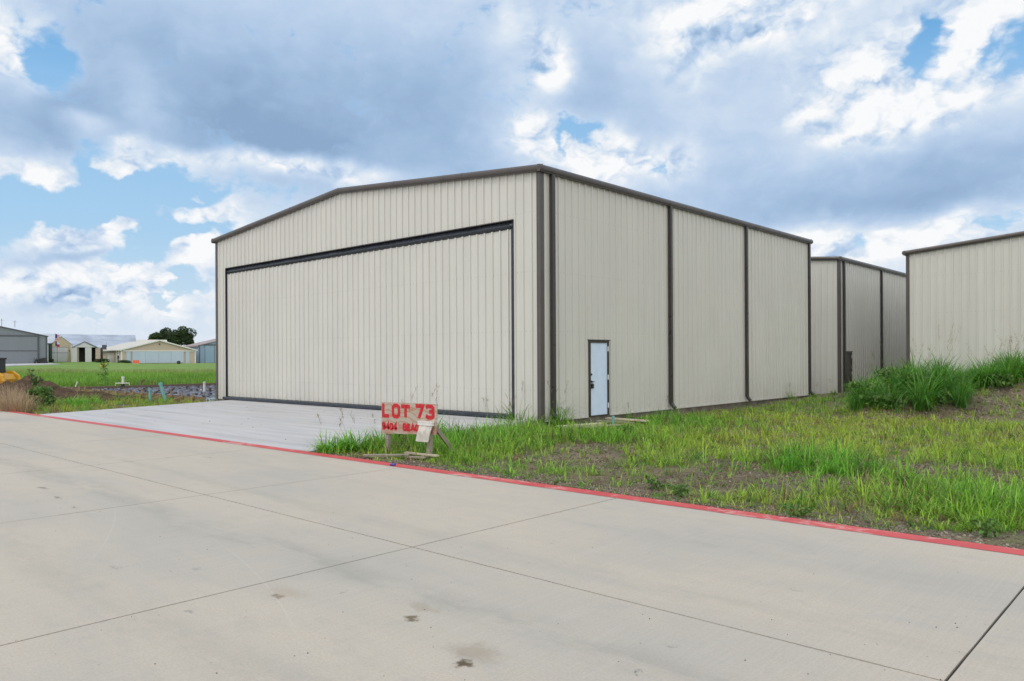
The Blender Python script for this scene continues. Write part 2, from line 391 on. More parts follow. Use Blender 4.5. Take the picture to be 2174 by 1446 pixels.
def blades(base, h, az, lean, w, col, K=3, arch=1.):
    """tapered blades that rise and arch over; arrays of length n, K segments each"""
    n = len(h); m = 2 * K + 1; V = np.zeros((n, m, 3)); dx, dy = np.cos(az), np.sin(az); sx, sy_ = -dy, dx
    e0 = np.pi / 2 - .32 * lean; c = 1.55 * lean * arch
    r = np.zeros(n); z = np.zeros(n)
    for k in range(K + 1):
        if k:
            e = e0 - c * ((k - .5) / K) ** 1.3; r = r + np.cos(e) * h / K; z = z + np.sin(e) * h / K
        P = np.stack([base[:, 0] + dx * r, base[:, 1] + dy * r, base[:, 2] + z], 1)
        if k == K: V[:, m - 1] = P
        else:
            t = k / K; hw = (w * .5 * (.62 + 1.5 * t * (1 - t)) * (1 - t ** 4))[:, None]; sd_ = np.stack([sx, sy_, np.zeros(n)], 1)
            V[:, 2 * k] = P - sd_ * hw; V[:, 2 * k + 1] = P + sd_ * hw
    o = (np.arange(n) * m)[:, None]
    q = np.concatenate([o + np.array([2 * k, 2 * k + 1, 2 * k + 3, 2 * k + 2]) for k in range(K - 1)]); tr = o + np.array([m - 3, m - 2, m - 1])
    return V.reshape(-1, 3), q, tr, np.repeat(col[:, None, :], m, 1).reshape(-1, 3)
def join(parts):
    V, Q, T, C = [], [], [], []; off = 0
    for v, q, t, c in parts:
        V.append(v); Q.append(q + off); T.append(t + off); C.append(c); off += len(v)
    return np.concatenate(V), np.concatenate(Q), np.concatenate(T), np.concatenate(C)

# ------------------------------------------------------------------ ground
def mound_h(x, y):
    d, l = dl(x, y)
    if l < 8 or d < 20: return 0.
    n_ = mnoise.noise(Vector((x * .5, y * .5, 3.1))) * 1.2
    a = ss(.425, .495, l / d + n_ * .012) * ss(22.2 - (l - 12) * .10, 25.6, d + n_) * (1 - .35 * ss(29, 33, d))
    return a * (.84 + .18 * mnoise.noise(Vector((x * .9, y * .9, 7.))) + .10 * mnoise.noise(Vector((x * 2.3, y * 2.3, 1.)))) * (1 + .25 * ss(15, 18, l))
def gz(x, y):
    d, l = dl(x, y)
    z = -.235
    if y < -6.9 or (-17.2 < x < -.1 and y < .2): z = -.42
    elif y > -6.9:
        z += .05 * ss(-6.9, -6.2, -abs(y + 6.9) + -6.2) * 0
        z += .045 * mnoise.noise(Vector((x * .35, y * .35, 0))) + .022 * mnoise.noise(Vector((x * 1.3, y * 1.3, 5))) + .012 * mnoise.noise(Vector((x * 4, y * 4, 2)))
        k = ss(-6.9, -6.0, y); z = -.215 * (1 - k) + z * k
        if x > -.5: z += .12 * ss(9, 17, y) * (1 - ss(0.5, 6, x))
        z += mound_h(x, y)
    if d > 60:
        t = cl((d - 60) / 110.); z += .95 * t + .50 * t * ss(-81, -90, l * 165 / max(d, 100.))
    return z
def axis(lo, hi, step, far):
    a = list(np.arange(lo, hi + 1e-6, step)); g = step; x = hi
    while x < far: g = min(g * 1.22, 120); x += g; a.append(x)
    g = step; x = lo
    while x > -far: g = min(g * 1.22, 120); x -= g; a.insert(0, x)
    return a
xs = axis(-24, 18, .22, 2200); ys = axis(-8, 28, .22, 2200)
gm = MB(); nx = len(xs)
gm.V = [(x, y, gz(x, y)) for y in ys for x in xs]
gm.F = [(j * nx + i, j * nx + i + 1, (j + 1) * nx + i + 1, (j + 1) * nx + i) for j in range(len(ys) - 1) for i in range(nx - 1)]
gm.I = [0] * len(gm.F)
tag(gm.build('ground', M['ground'], smooth=True), kind='structure')

# road: concrete slabs with sawn joints over dark filler
road = MB(); G = .0095
def sy(x): return -7.12 + .0145 * x                          # centre line of the painted stripe
xj = [-150, -60, -42.1, -37.6, -33.1, -28.6, -24.1, -19.6, -15.1, -10.6, -6.1, -1.6, 2.9, 7.4, 12.22, 16.8, 21.4, 60]
yj = [None, -10.69, -18.2, -26, -60]
for i in range(len(xj) - 1):
    for j in range(len(yj) - 1):
        x0, x1 = xj[i] + G, xj[i + 1] - G
        yb = yj[j + 1] + G
        nseg = 24 if x1 - x0 < 6 and j < 2 else 1
        wob = lambda: random.uniform(-.0022, .0022) if nseg > 1 else 0.
        top0, top1 = [], []
        for k in range(nseg + 1):
            x = x0 + (x1 - x0) * k / nseg
            yt = (sy(x) + .165 if j == 0 else yj[j] - G)
            top1.append((x + (wob() if k in (0, nseg) else 0), yt + wob(), -.2)); top0.append((x, yb + wob(), -.2))
        nside = 16 if nseg > 1 else 1
        L = [(top0[0][0] + wob(), top0[0][1] + (top1[0][1] - top0[0][1]) * k / nside, -.2) for k in range(1, nside)]
        Rr = [(top0[-1][0] + wob(), top0[-1][1] + (top1[-1][1] - top0[-1][1]) * k / nside, -.2) for k in range(1, nside)]
        ring = top0 + Rr + top1[::-1] + L[::-1]
        low = [(a, b, -.235) for a, b, c in ring]; n = len(ring)
        road.add(ring + low, [tuple(range(n))] + [(k, k + n, (k + 1) % n + n, (k + 1) % n) for k in range(n)])
road.mi = 1
road.add([(-150, -60, -.216), (60, -60, -.216), (60, sy(60) + .16, -.216), (-150, sy(-150) + .16, -.216)], [(0, 1, 2, 3)])
tag(road.build('road', [M['road'], M['filler']]), kind='structure')
st = MB(); N = 360; up, dn = [], []
for k in range(N + 1):
    x = -60 + 90 * k / N
    up.append((x, sy(x) + .155 + .008 * mnoise.noise(Vector((x * 2.1, 0, 0))), -.196)); dn.append((x, sy(x) - .108 + .012 * mnoise.noise(Vector((x * 1.7, 9, 0))), -.196))
st.add(dn + up, [(k, k + 1, N + 2 + k, N + 1 + k) for k in range(N)])
tag(st.build('red_stripe', M['stripe']), kind='structure')
# apron in front of the big door, sloping down to the road
ap = MB(); x0, x1 = -16.95, -.36
ap.extrude(None, [[(x, -.02, -.004), (x, sy(x) + .18, -.198), (x, sy(x) + .18, -.46), (x, -.02, -.46)] for x in np.linspace(x0, x1, 24)])
tag(ap.build('concrete_apron', M['apron']), kind='structure')

# ------------------------------------------------------------------ hangars
PITCH = .305
def corr(mb, p0, d, L, nrm, zb, zt, pitch=PITCH, s0=0., proud=.0):
    """corrugated panel from p0 along unit d for length L (local 2D), ribs towards nrm"""
    prof = [(-.034, 0), (-.021, .038), (.021, .038), (.034, 0), (.095, 0), (.107, .0045), (.119, 0), (.186, 0), (.198, .0045), (.210, 0)]
    pts = [(0., 0.)]
    k = math.floor(s0 / pitch) - 1
    while k * pitch < s0 + L + pitch:
        for a, o in prof:
            s = k * pitch + a * pitch / .305 - s0
            if 1e-4 < s < L - 1e-4: pts.append((s, o))
        k += 1
    pts.append((L, 0.)); vs, fs = [], []
    for s, o in pts:
        x = p0[0] + d[0] * s + nrm[0] * (o + proud); y = p0[1] + d[1] * s + nrm[1] * (o + proud)
        vs += [(x, y, zb(s) if callable(zb) else zb), (x, y, zt(s) if callable(zt) else zt)]
    for i in range(len(pts) - 1):
        fs.append((2 * i, 2 * i + 2, 2 * i + 3, 2 * i + 1))
    mb.add(vs, fs)

TRIM = [(0., 0.), (.085, 0.), (.085, .022), (.118, .035), (.130, .075), (.130, .125), (.100, .178), (.03, .192), (0., .192)]
def hangar(label, loc, W=18.3, D=18.3, E=6.70, door=True, entry=None, entry_mat='door', pitch=PITCH, spouts=(.42, 6.52, 12.06, 18.2)):
    """steel building; local origin at its right front corner, front towards -Y, right side towards +X"""
    root = thing('hangar', label, 'hangar', loc)
    half = W / 2; sl = 1 / 12.
    top = lambda x: E + min(-x, x + W) * sl                  # wall top over local x in [-W, 0]
    dx0, dx1, dt = -W + .876, -.955, 5.515
    # front gable wall
    w = MB()
    if door:
        corr(w, (-W, 0), (1, 0), dx0 + W, (0, -1), 0., lambda s: top(-W + s), pitch, -W)
        corr(w, (dx0, 0), (1, 0), dx1 - dx0, (0, -1), dt, lambda s: top(dx0 + s), pitch, dx0)
        corr(w, (dx1, 0), (1, 0), -dx1, (0, -1), 0., lambda s: top(dx1 + s), pitch, dx1)
    else: corr(w, (-W, 0), (1, 0), W, (0, -1), 0., lambda s: top(-W + s), pitch, -W)
    w.build('wall', M['cream'], root)
    w = MB(); corr(w, (0, D), (-1, 0), W, (0, 1), 0., lambda s: top(-s), pitch); w.build('wall', M['cream'], root)
    # right side wall (with its entry door opening) and left side wall
    w = MB()
    if entry:
        e0, e1, eh = entry
        corr(w, (0, 0), (0, 1), e0, (1, 0), 0., E, pitch, .15); corr(w, (0, e0), (0, 1), e1 - e0, (1, 0), eh, E, pitch, e0 + .15); corr(w, (0, e1), (0, 1), D - e1, (1, 0), 0., E, pitch, e1 + .15)
    else: corr(w, (0, 0), (0, 1), D, (1, 0), 0., E, pitch, .05)
    w.build('wall', M['cream'], root)
    w = MB(); corr(w, (-W, D), (0, -1), D, (-1, 0), 0., E, pitch); w.build('wall', M['cream'], root)
    # roof
    rf = MB(); zz = E + .14
    for a, b_ in ((-W - .06, -half), (-half, .06)):
        za, zb = zz + (sl * half if a == -half else -.004), zz + (sl * half if b_ == -half else -.004)
        rf.extrude(None, [[(a, -.05, za), (b_, -.05, zb), (b_, -.05, zb - .05), (a, -.05, za - .05)], [(a, D + .05, za), (b_, D + .05, zb), (b_, D + .05, zb - .05), (a, D + .05, za - .05)]])
    rf.build('roof', M['roof'], root)
    # rake trim on both gables, gutters along both eaves
    for yy, sg in ((0, -1), (D, 1)):
        for xa, xb in ((.0, -half), (-W, -half)):
            t = MB(); path = []
            for x in (xa + (.132 if xa == 0 else -.132), xb):
                zb_ = (top(xb) if x == xb else top(xa) - .132 * sl)
                path.append([(x, yy + sg * (o + .034), zb_ + z - .005) for o, z in TRIM])
            t.extrude(None, path)
            for f_ in (.33, .67):                             # lapped splices in the trim
                xs_ = path[0][0][0] + (xb - path[0][0][0]) * f_
                t.extrude(None, [[(xs_ + dx_, yy + sg * (o * 1.02 + .036), (top(xa) - .132 * sl) + (top(xb) - top(xa) + .132 * sl) * f_ + z * 1.015 - .007 + (abs(dx_) * 0)) for o, z in TRIM] for dx_ in (-.04, .04)])
            t.build('rake_trim', M['brown'], root)
    for xx, sg in ((0, 1), (-W, -1)):
        t = MB(); t.extrude(None, [[(xx + sg * (o + .036), y, E + z - .02) for o, z in TRIM] for y in (-.160 if sg else 0, D + .16)])
        t.build('gutter', M['brown'], root)
    # corner trims
    for cx, cy, ax, ay in ((0, 0, 1, -1), (-W, 0, -1, -1), (0, D, 1, 1), (-W, D, -1, 1)):
        t = MB(); k = .105; p = .037
        xa, xb = sorted((cx + ax * p, cx - ax * k)); ya, yb = sorted((cy + ay * p, cy - ay * k))
        t.box(xa, xb, min(cy + ay * p, cy + ay * (p - .012)), max(cy + ay * p, cy + ay * (p - .012)), -.01, E + .0)
        t.box(min(cx + ax * p, cx + ax * (p - .012)), max(cx + ax * p, cx + ax * (p - .012)), *sorted((cy + ay * (p - .0125), cy - ay * k)), -.01, E + .0)
        t.build('corner_trim', M['brown'], root)
    # downspouts with kicked-out elbows
    for y in spouts:
        t = MB(); wd = .062; pr = [(.040, 0), (.135, 0), (.135, 1), (.040, 1)]
        t.box(.036, .130, y - wd, y + wd, .19, E - .03)
        t.extrude(None, [[(.036, y - wd, .19), (.130, y - wd, .19), (.130, y + wd, .19), (.036, y + wd, .19)], [(.10, y - wd, .07), (.185, y - wd, .11), (.185, y + wd, .11), (.10, y + wd, .07)],
                          [(.19, y - wd, -.02), (.265, y - wd, .04), (.265, y + wd, .04), (.19, y + wd, -.02)]])
        for zz_ in (2.3, 4.6): t.box(.034, .134, y - wd - .006, y + wd + .006, zz_, zz_ + .025)
        t.build('downspout', M['spout'], root)
    f = MB(); f.box(-W + .01, -.01, .01, D - .01, -.75, -.006); f.build('foundation', M['found'], root)
    b_ = MB(); b_.box(.004, .040, .11, (entry[0] - .06 if entry else D / 2), -.035, .012); b_.box(.004, .040, (entry[1] + .06 if entry else D / 2), D - .11, -.035, .012)
    b_.build('base_trim', M['cream'], root)
    if door:
        dr = MB(); corr(dr, (dx0 + .05, .05), (1, 0), dx1 - dx0 - .135, (0, -1), .135, dt - .225, pitch, dx0 + .05)
        dr.box(dx0 + .05, dx1 - .085, .06, .14, .14, dt - .23)
        d = dr.build('hangar_door', M['cream'], root); tag(d, 'wide ribbed cream hangar door with black seals')
        # header seal: a sagging rubber curtain over the head gap
        hs = MB(); n_ = 90; path = []
        for k in range(n_ + 1):
            x = dx0 + .02 + (dx1 - dx0 - .04) * k / n_
            wv = .014 * mnoise.noise(Vector((x * 1.3, 0, 0))) + .006 * mnoise.noise(Vector((x * 5, 3, 0)))
            path.append([(x, .03 + wv, dt - .01), (x, .045 + wv, dt - .055), (x, -.012 + wv * 2, dt - .11 + wv), (x, -.026 + wv, dt - .15 + wv), (x, -.008 + wv, dt - .185), (x, .045, dt - .235 + wv), (x, .10, dt - .235), (x, .10, dt - .01)])
        hs.extrude(None, path); hs.build('door_seal', M['rubber'], d, smooth=True)
        t = MB(); t.box(dx0 - .02, dx1 + .02, -.052, .06, dt, dt + .022); t.build('drip_flashing', M['brown'], d)
        for xa, xb, sg in ((dx0, dx0 + .045, 1), (dx1 - .075, dx1, -1)):
            t = MB(); t.box(xa, xb, .02 if sg > 0 else -.046, .16, -.02, dt - .24)
            xo = xa if sg > 0 else xb
            t.box(min(xo, xo - sg * .02), max(xo, xo - sg * .02), -.05, .1, -.02, dt - .001)
            t.build('jamb_trim', M['tube'], d)
        t = MB(); pts = []
        t.tube([(dx0 - .2, -.055, .062), (dx1 - .02, -.055, .062)], .054, 12)
        t.box(dx0 + .02, dx1 - .02, -.02, .10, .018, .132)
        n_ = 60; path = []
        for k in range(n_ + 1):
            x = dx0 + .03 + (dx1 - dx0 - .06) * k / n_; w_ = .008 * mnoise.noise(Vector((x * 2, 4, 0)))
            path.append([(x, -.03, .131), (x, -.085 + w_, .10), (x, -.118 + w_, .03), (x, -.10 + w_, .004), (x, -.03, .012)])
        t.extrude(None, path); t.build('bottom_seal', M['rubber'], d, smooth=False)
    if entry:
        e0, e1, eh = entry; fr = .062
        s = MB(); s.box(-.035, .012, e0 + fr, e1 - fr, .012, eh - fr)
        ed = s.build('entry_door', M[entry_mat], root, bevel=.003)
        t = MB()
        t.box(-.08, .045, e0 - .004, e0 + fr, -.01, eh - fr); t.box(-.08, .045, e1 - fr, e1 + .004, -.01, eh - fr); t.box(-.08, .045, e0 - .004, e1 + .004, eh - fr, eh)
        t.box(-.06, .075, e0 - .035, e1 + .035, eh + .001, eh + .028)
        t.box(-.06, .035, e0 + fr, e1 - fr, -.014, .010)
        t.build('door_frame', M['spout'], ed)
        for zz_ in (.28, 1.11, 1.95):
            t = MB(); t.tube([(.05, e1 - fr - .004, zz_ - .075), (.05, e1 - fr - .004, zz_ + .075)], .018, 8); t.box(.0455, .052, e1 - fr - .004, e1 - fr + .03, zz_ - .07, zz_ + .07)
            t.build('hinge', M['white'], ed)
        t = MB(); t.tube([(.012, e0 + fr + .055, 1.205), (.034, e0 + fr + .055, 1.205)], .03, 14); t.build('deadbolt', M['dark'], ed)
        t = MB(); t.tube([(.012, e0 + fr + .055, 1.0), (.022, e0 + fr + .055, 1.0)], .034, 14); t.tube([(.02, e0 + fr + .055, 1.0), (.062, e0 + fr + .055, 1.0)], .011, 8); t.bar((.058, e0 + fr + .045, 1.0), (.058, e0 + fr + .165, .995), .017)
        t.build('lever_handle', M['dark'], ed)
        if entry_mat == 'door':
            t = MB(); y = e0 + fr + .075
            t.box(.02, .062, y - .048, y + .048, .80, .93); t.tube([(.04, y - .03, .93), (.045, y - .028, .985), (.045, y - .005, 1.012), (.045, y + .02, .985), (.04, y + .022, .93)], .007, 6)
            t.mi = 1; t.box(.0605, .064, y - .028, y + .028, .825, .905)
            t.build('lockbox', [M['dark'], M['tube']], ed, bevel=0)
    return root

hangar('large cream ribbed metal hangar with dark bronze trim behind the painted lot sign', (0, 0, 0), entry=(2.105, 3.075, 2.19))
hangar('cream metal hangar with a dark entry door in the gap behind the large one', (-.35, 23.1, -.28), door=False, entry=(.62, 1.6, 2.19), entry_mat='spout', spouts=(.42, 6.2, 12.06, 18.2))
hangar('cream metal hangar standing behind the weedy dirt mound at the right edge', (21.42, 21.65, -.48), door=False)

# ------------------------------------------------------------------ lot sign
SYN = -5.92
GL = [(0, 0), (1, 0)]
STROKES = {  # polylines in a unit box
 'L': [[(.13, 1), (.13, .1), (.95, .1)]],
 'O': [[(.14, .22), (.14, .78), (.32, .91), (.68, .91), (.86, .78), (.86, .22), (.68, .09), (.32, .09), (.14, .22)]],
 'T': [[(.02, .9), (.98, .9)], [(.5, .9), (.5, 0)]],
 '7': [[(.03, .9), (.86, .9), (.40, 0)]],
 '3': [[(.10, .80), (.30, .91), (.70, .91), (.86, .79), (.86, .64), (.70, .52), (.44, .52)], [(.70, .52), (.88, .40), (.88, .22), (.70, .09), (.30, .09), (.10, .22)]],
 '9': [[(.84, .55), (.66, .46), (.32, .46), (.15, .58), (.15, .80), (.32, .91), (.68, .91), (.85, .80), (.85, .22), (.68, .09), (.30, .09), (.13, .2)]],
 '4': [[(.72, 0), (.72, 1), (.06, .30), (.98, .30)]],
 '0': [[(.14, .22), (.14, .78), (.32, .91), (.68, .91), (.86, .78), (.86, .22), (.68, .09), (.32, .09), (.14, .22)]],
 'B': [[(.14, 0), (.14, 1)], [(.14, .91), (.66, .91), (.84, .80), (.84, .62), (.66, .52), (.14, .52)], [(.66, .52), (.87, .40), (.87, .20), (.68, .09), (.14, .09)]],
 'E': [[(.92, .91), (.14, .91), (.14, .09), (.94, .09)], [(.14, .51), (.78, .51)]],
 'A': [[(.06, 0), (.5, .97), (.94, 0)], [(.24, .32), (.76, .32)]],
 'G': [[(.86, .78), (.68, .91), (.32, .91), (.14, .78), (.14, .22), (.32, .09), (.68, .09), (.86, .22), (.86, .46), (.56, .46)]],
}
def letter(mb, ch, x, z, w, h, th, y):
    k = 0
    for pl in STROKES[ch]:
        P = [Vector((x + a * w, z + b * h)) for a, b in pl]; n = len(P); closed = (P[0] - P[-1]).length < 1e-6
        Lf, Rg = [], []
        for i in range(n):
            if closed: a = P[(i - 1) % (n - 1)] if i > 0 else P[n - 2]; b = P[i + 1] if i < n - 1 else P[1]
            else: a = P[max(i - 1, 0)]; b = P[min(i + 1, n - 1)]
            d0 = (P[i] - a).normalized() if (P[i] - a).length > 1e-9 else (b - P[i]).normalized()
            d1 = (b - P[i]).normalized() if (b - P[i]).length > 1e-9 else d0
            m_ = (d0 + d1)
            m_ = m_.normalized() if m_.length > 1e-6 else d0
            nn = Vector((-m_.y, m_.x)); c = max(.45, nn.dot(Vector((-d0.y, d0.x))))
            o = th / 2 / c; Lf.append(P[i] + nn * o); Rg.append(P[i] - nn * o)
        yy = y - k * .0004; k += 1
        mb.extrude(None, [[(Lf[i].x, yy, Lf[i].y), (Rg[i].x, yy, Rg[i].y), (Rg[i].x, y + .0035, Rg[i].y), (Lf[i].x, y + .0035, Lf[i].y)] for i in range(n)])
sign = thing('lot_sign', 'weathered plywood lot sign with red stencilled lettering on two wooden posts', 'sign', (1.5, SYN, gz(1.5, SYN)))
def sl_(v): return (v[0] - 1.5, v[1] - SYN, v[2] - sign.location.z)
bd = MB(); q = [(.748, .812), (2.453, .829), (2.412, .245), (.744, .163)]
bd.extrude(None, [[sl_((x, SYN - .005, z)) for x, z in q[::-1]], [sl_((x, SYN + .013, z)) for x, z in q[::-1]]])
bo = bd.build('board', M['plywood'], sign)
lt = MB(); yl = -.0085
for ch, xa, xb, za, zb in (('L', .775, 1.005, .505, .785), ('O', 1.083, 1.345, .510, .778), ('T', 1.375, 1.655, .528, .772), ('7', 1.815, 2.075, .535, .797), ('3', 2.10, 2.375, .538, .800)):
    letter(lt, ch, xa - 1.5, za - sign.location.z, xb - xa, zb - za, .078, yl)
for ch, xa, xb, za, zb in (('9', .770, .875, .258, .392), ('4', .884, 1.005, .256, .392), ('0', 1.015, 1.115, .256, .392), ('4', 1.125, 1.245, .256, .392), ('B', 1.43, 1.545, .268, .405), ('E', 1.565, 1.665, .272, .402), ('A', 1.672, 1.80, .276, .402), ('G', 1.808, 1.92, .280, .402), ('L', 1.945, 2.04, .285, .402)):
    letter(lt, ch, xa - 1.5, za - sign.location.z, xb - xa, zb - za, .046, yl)
lt.build('lettering', M['redpaint'], bo)
for xt, xb in ((.93, .855), (2.205, 2.13)):
    p = MB(); p.bar(sl_((xt, SYN + .058, .70)), sl_((xb, SYN + .058, -.45)), .088, .085, (0, 1, 0)); p.build('post', M['greywood'], sign, bevel=.004)
p = MB(); p.bar(sl_((2.18, SYN + .11, .45)), sl_((2.03, SYN + .95, -.34)), .045, .085); p.build('brace', M['greywood'], sign)
fb = MB(); fb.box(.462, .872, -.075, -.012, .665, .725); fb.box(.455, .880, -.082, -.008, .724, .742)
fo = fb.build('flyer_box', M['white'], sign)
fl = MB()
path = []
for k in range(9):
    t = k / 8; z = .664 - .315 * t; x0_ = .50 - .095 * t; yy = -.06 - .012 * math.sin(t * 3) - .02 * t
    path.append([(x0_, yy, z), (x0_ + .18, yy - .012 * math.sin(t * 5), z - .004), (x0_ + .36, yy, z - .008 + .01 * t), (x0_ + .36, yy + .02, z - .008 + .01 * t), (x0_, yy + .02, z)])
fl.extrude(None, path); fl.build('flyer', M['paper'], fo)

def plank(label, a, b, w, h, mt='palewood', group=None, name='plank', cat='plank'):
    a, b = Vector(a), Vector(b); m_ = MB(); d = b - a
    L = d.length; ang = math.atan2(d.y, d.x); tilt = math.asin(d.z / L)
    m_.box(-L / 2, L / 2, -w / 2, w / 2, -h / 2, h / 2)
    o = m_.build(name, M[mt], bevel=.003); o.location = (a + b) / 2; o.rotation_euler = (0, -tilt, ang)
    return tag(o, label, cat, group)
def gp(px, py, dz=.0):
    z = -.2
    for _ in range(6): p_ = onz(px, py, z); z = gz(p_.x, p_.y) + dz
    return onz(px, py, z)
plank('grey board lying across the foot of the sign, left end by the stripe', gp(772, 967, .06), gp(868, 966, .07), .14, .035, 'greywood')
plank('pale peeling plank lying behind the right post of the sign', gp(862, 961, .09), gp(930, 968, .09), .09, .035, 'palewood')
plank('short split board lying beside the right post of the sign', gp(868, 970, .05), gp(905, 972, .05), .12, .03, 'greywood')
pA, pB = gp(1185, 910, .08), gp(1310, 903, .08)
plank('wide pale plank lying in the grass left of the entry door, topmost of its pair', pA + Vector((0, .02, .05)), pB + Vector((-.3, -.2, .05)), .24, .04, 'palewood')
plank('long weathered plank lying under the pale one left of the entry door', pA + Vector((.1, .15, .005)), pB + Vector((.05, .1, .005)), .30, .04, 'greywood')
plank('grey plank lying flat in front of the entry door sill', gp(1268, 894, .10), gp(1350, 897, .10), .28, .04, 'greywood')
plank('bleached plank stacked on the grey one right of the entry door', gp(1290, 888, .16), gp(1375, 894, .15), .24, .04, 'palewood')
def pipe(name, label, base, top, r, mt, cap=None, cat='pipe', group=None):
    b_, t_ = Vector(base), Vector(top); root = MB(); d = t_ - b_
    root.tube([(0, 0, 0), d * .97], r, 14); root.tube([d * .9, d], r * 1.22, 14)
    root.tube([d, d + d.normalized() * .015], r * 1.05, 14)
    o = root.build(name, M[mt], smooth=False); o.location = b_
    return tag(o, label, cat, group)
b_ = gp(1302, 905); pipe('pipe_stub', 'short teal pipe stub in the grass below the entry door', b_ + Vector((0, 0, -.1)), b_ + Vector((0, 0, .27)), .035, 'teal')

# ------------------------------------------------------------------ building site on the next lot
SX0, SX1, SY0, SY1, FT = -38.2, -19.6, .1, 17.6, .03
def form(label, a, b):
    m_ = MB(); a, b = Vector(a), Vector(b); n_ = 6
    for k in range(n_):
        p_, q_ = a.lerp(b, k / n_), a.lerp(b, (k + .995) / n_)
        m_.bar(p_ + Vector((0, 0, random.uniform(-.01, .01))), q_ + Vector((0, 0, random.uniform(-.01, .01))), .04, .30)
    o = m_.build('form_board', M['formwood']); return tag(o, label, 'form board')
form('long wooden form board along the front of the black plastic sheet', (SX0, SY0, FT - .15), (SX1, SY0, FT - .15))
form('wooden form board along the far end of the black plastic sheet, toward the field', (SX0 - .02, SY0, FT - .15), (SX0 - .02, SY1, FT - .15))
form('wooden form board along the back of the black plastic sheet', (SX0, SY1, FT - .15), (SX1, SY1, FT - .15))
for k in range(16):                                          # stakes with diagonal kickers holding the front form
    x = SX0 + .7 + k * 1.13 + random.uniform(-.15, .15)
    rt = thing('form_brace', 'wooden stake with diagonal kicker bracing the front form board', 'brace', (x, SY0 - .03, gz(x, SY0 - .5)), random.uniform(-.12, .12), 'form braces along the black plastic sheet')
    m_ = MB(); m_.bar((0, -.045, -.2), (0, -.045, FT + .26 + random.uniform(-.02, .22)), .04, .06); m_.build('stake', M['lumber'], rt)
    m_ = MB(); m_.bar((.05, -.03, .21), (.05, -.62, .02), .045, .09); m_.build('kicker', M['lumber'], rt)
pl = MB(); nx_, ny_ = 120, 110
for j in range(ny_ + 1):
    for i in range(nx_ + 1):
        x = SX0 + .05 + (SX1 - SX0 - .1) * i / nx_; y = SY0 + .05 + (SY1 - SY0 - .1) * j / ny_
        bx = abs(((x - SX0) / 1.55) % 1 - .5); by = abs(((y - SY0) / 1.35) % 1 - .5)
        z = FT - .13 - .16 * (ss(.36, .46, bx) * 1.0 + ss(.34, .46, by) * (1 - ss(.36, .46, bx))) + .04 * mnoise.noise(Vector((x * 2.3, y * 3.1, 0))) + .02 * mnoise.noise(Vector((x * 7, y * 7, 0)))
        pl.V.append((x, y, z))
pl.F = [(j * (nx_ + 1) + i, j * (nx_ + 1) + i + 1, (j + 1) * (nx_ + 1) + i + 1, (j + 1) * (nx_ + 1) + i) for j in range(ny_) for i in range(nx_)]; pl.I = [0] * len(pl.F)
tag(pl.build('plastic_sheet', M['plastic'], smooth=True), 'wrinkled black plastic sheet spread inside the wooden form boards', 'plastic sheet')
rb = MB()
for k in range(23):
    y = SY0 + .4 + k * .75; rb.tube([(SX0 + .2, y, FT - .055), (SX1 - .2, y, FT - .055)], .008, 5)
for k in range(24):
    x = SX0 + .4 + k * .78; rb.tube([(x, SY0 + .2, FT - .032), (x, SY1 - .2, FT - .032)], .008, 5)
for k in range(23):
    for j in range(24):
        if random.random() < .3: x, y = SX0 + .4 + j * .78, SY0 + .4 + k * .75; rb.box(x - .05, x + .05, y - .05, y + .05, FT - .15, FT - .07)
tag(rb.build('rebar_mat', M['rebar']), 'tied rebar mat on small chairs over the black plastic sheet', 'rebar mat')
def bgp(px, py, z=-.2): return onz(px, py, z)
a = gp(319, 855); pipe('sewer_pipe', 'shorter upright teal sewer pipe beside the new slab', a + Vector((0, 0, -.3)), Vector((a.x, a.y, 0)) + Vector((0, 0, a.z + .62)), .065, 'teal')
a = gp(352, 853); tp = at(340, 813, dl(a.x, a.y)[0]); pipe('sewer_pipe', 'taller leaning teal sewer pipe with a pale cap', a - (tp - a) * .3, tp, .072, 'teal')
a = bgp(261, 823, -.1); tp = at(261, 800, dl(a.x, a.y)[0]); o = pipe('vent_pipe', 'upright white pipe with black wrapped base standing in the plastic sheet', a, tp, .075, 'pvc')
m_ = MB(); m_.tube([(0, 0, -.1), (0, 0, .24)], .11, 12); m_.build('wrapping', M['dark'], o)
a = bgp(434, 836, -.1); tp = at(434, 811, dl(a.x, a.y)[0]); pipe('vent_pipe', 'upright white pipe near the left corner of the big hangar', a, tp, .06, 'pvc')
a = bgp(160, 823, -.1); tp = at(164, 811, dl(a.x, a.y)[0]); pipe('vent_pipe', 'slanted thin white pipe at the far corner of the plastic sheet', a, tp, .04, 'pvc')
a = bgp(428, 835, -.1); pipe('vent_pipe', 'small white pipe leaning toward the hangar corner low over the plastic sheet', a, a + Vector((.35, -.2, .2)), .03, 'pvc')
m_ = MB()
a = bgp(245, 819, -.05); d_ = RV
for k in range(2): m_.tube([a + d_ * (k * .5), a + d_ * (k * .5) + Vector((0, 0, .16)), a + d_ * (k * .5 + .42) + Vector((0, 0, .17)), a + d_ * (k * .5 + .42)], .03, 8)
tag(m_.build('pipe_run', M['pvc']), 'low pale pipe run with two elbows beside the white vent pipe', 'pipe')

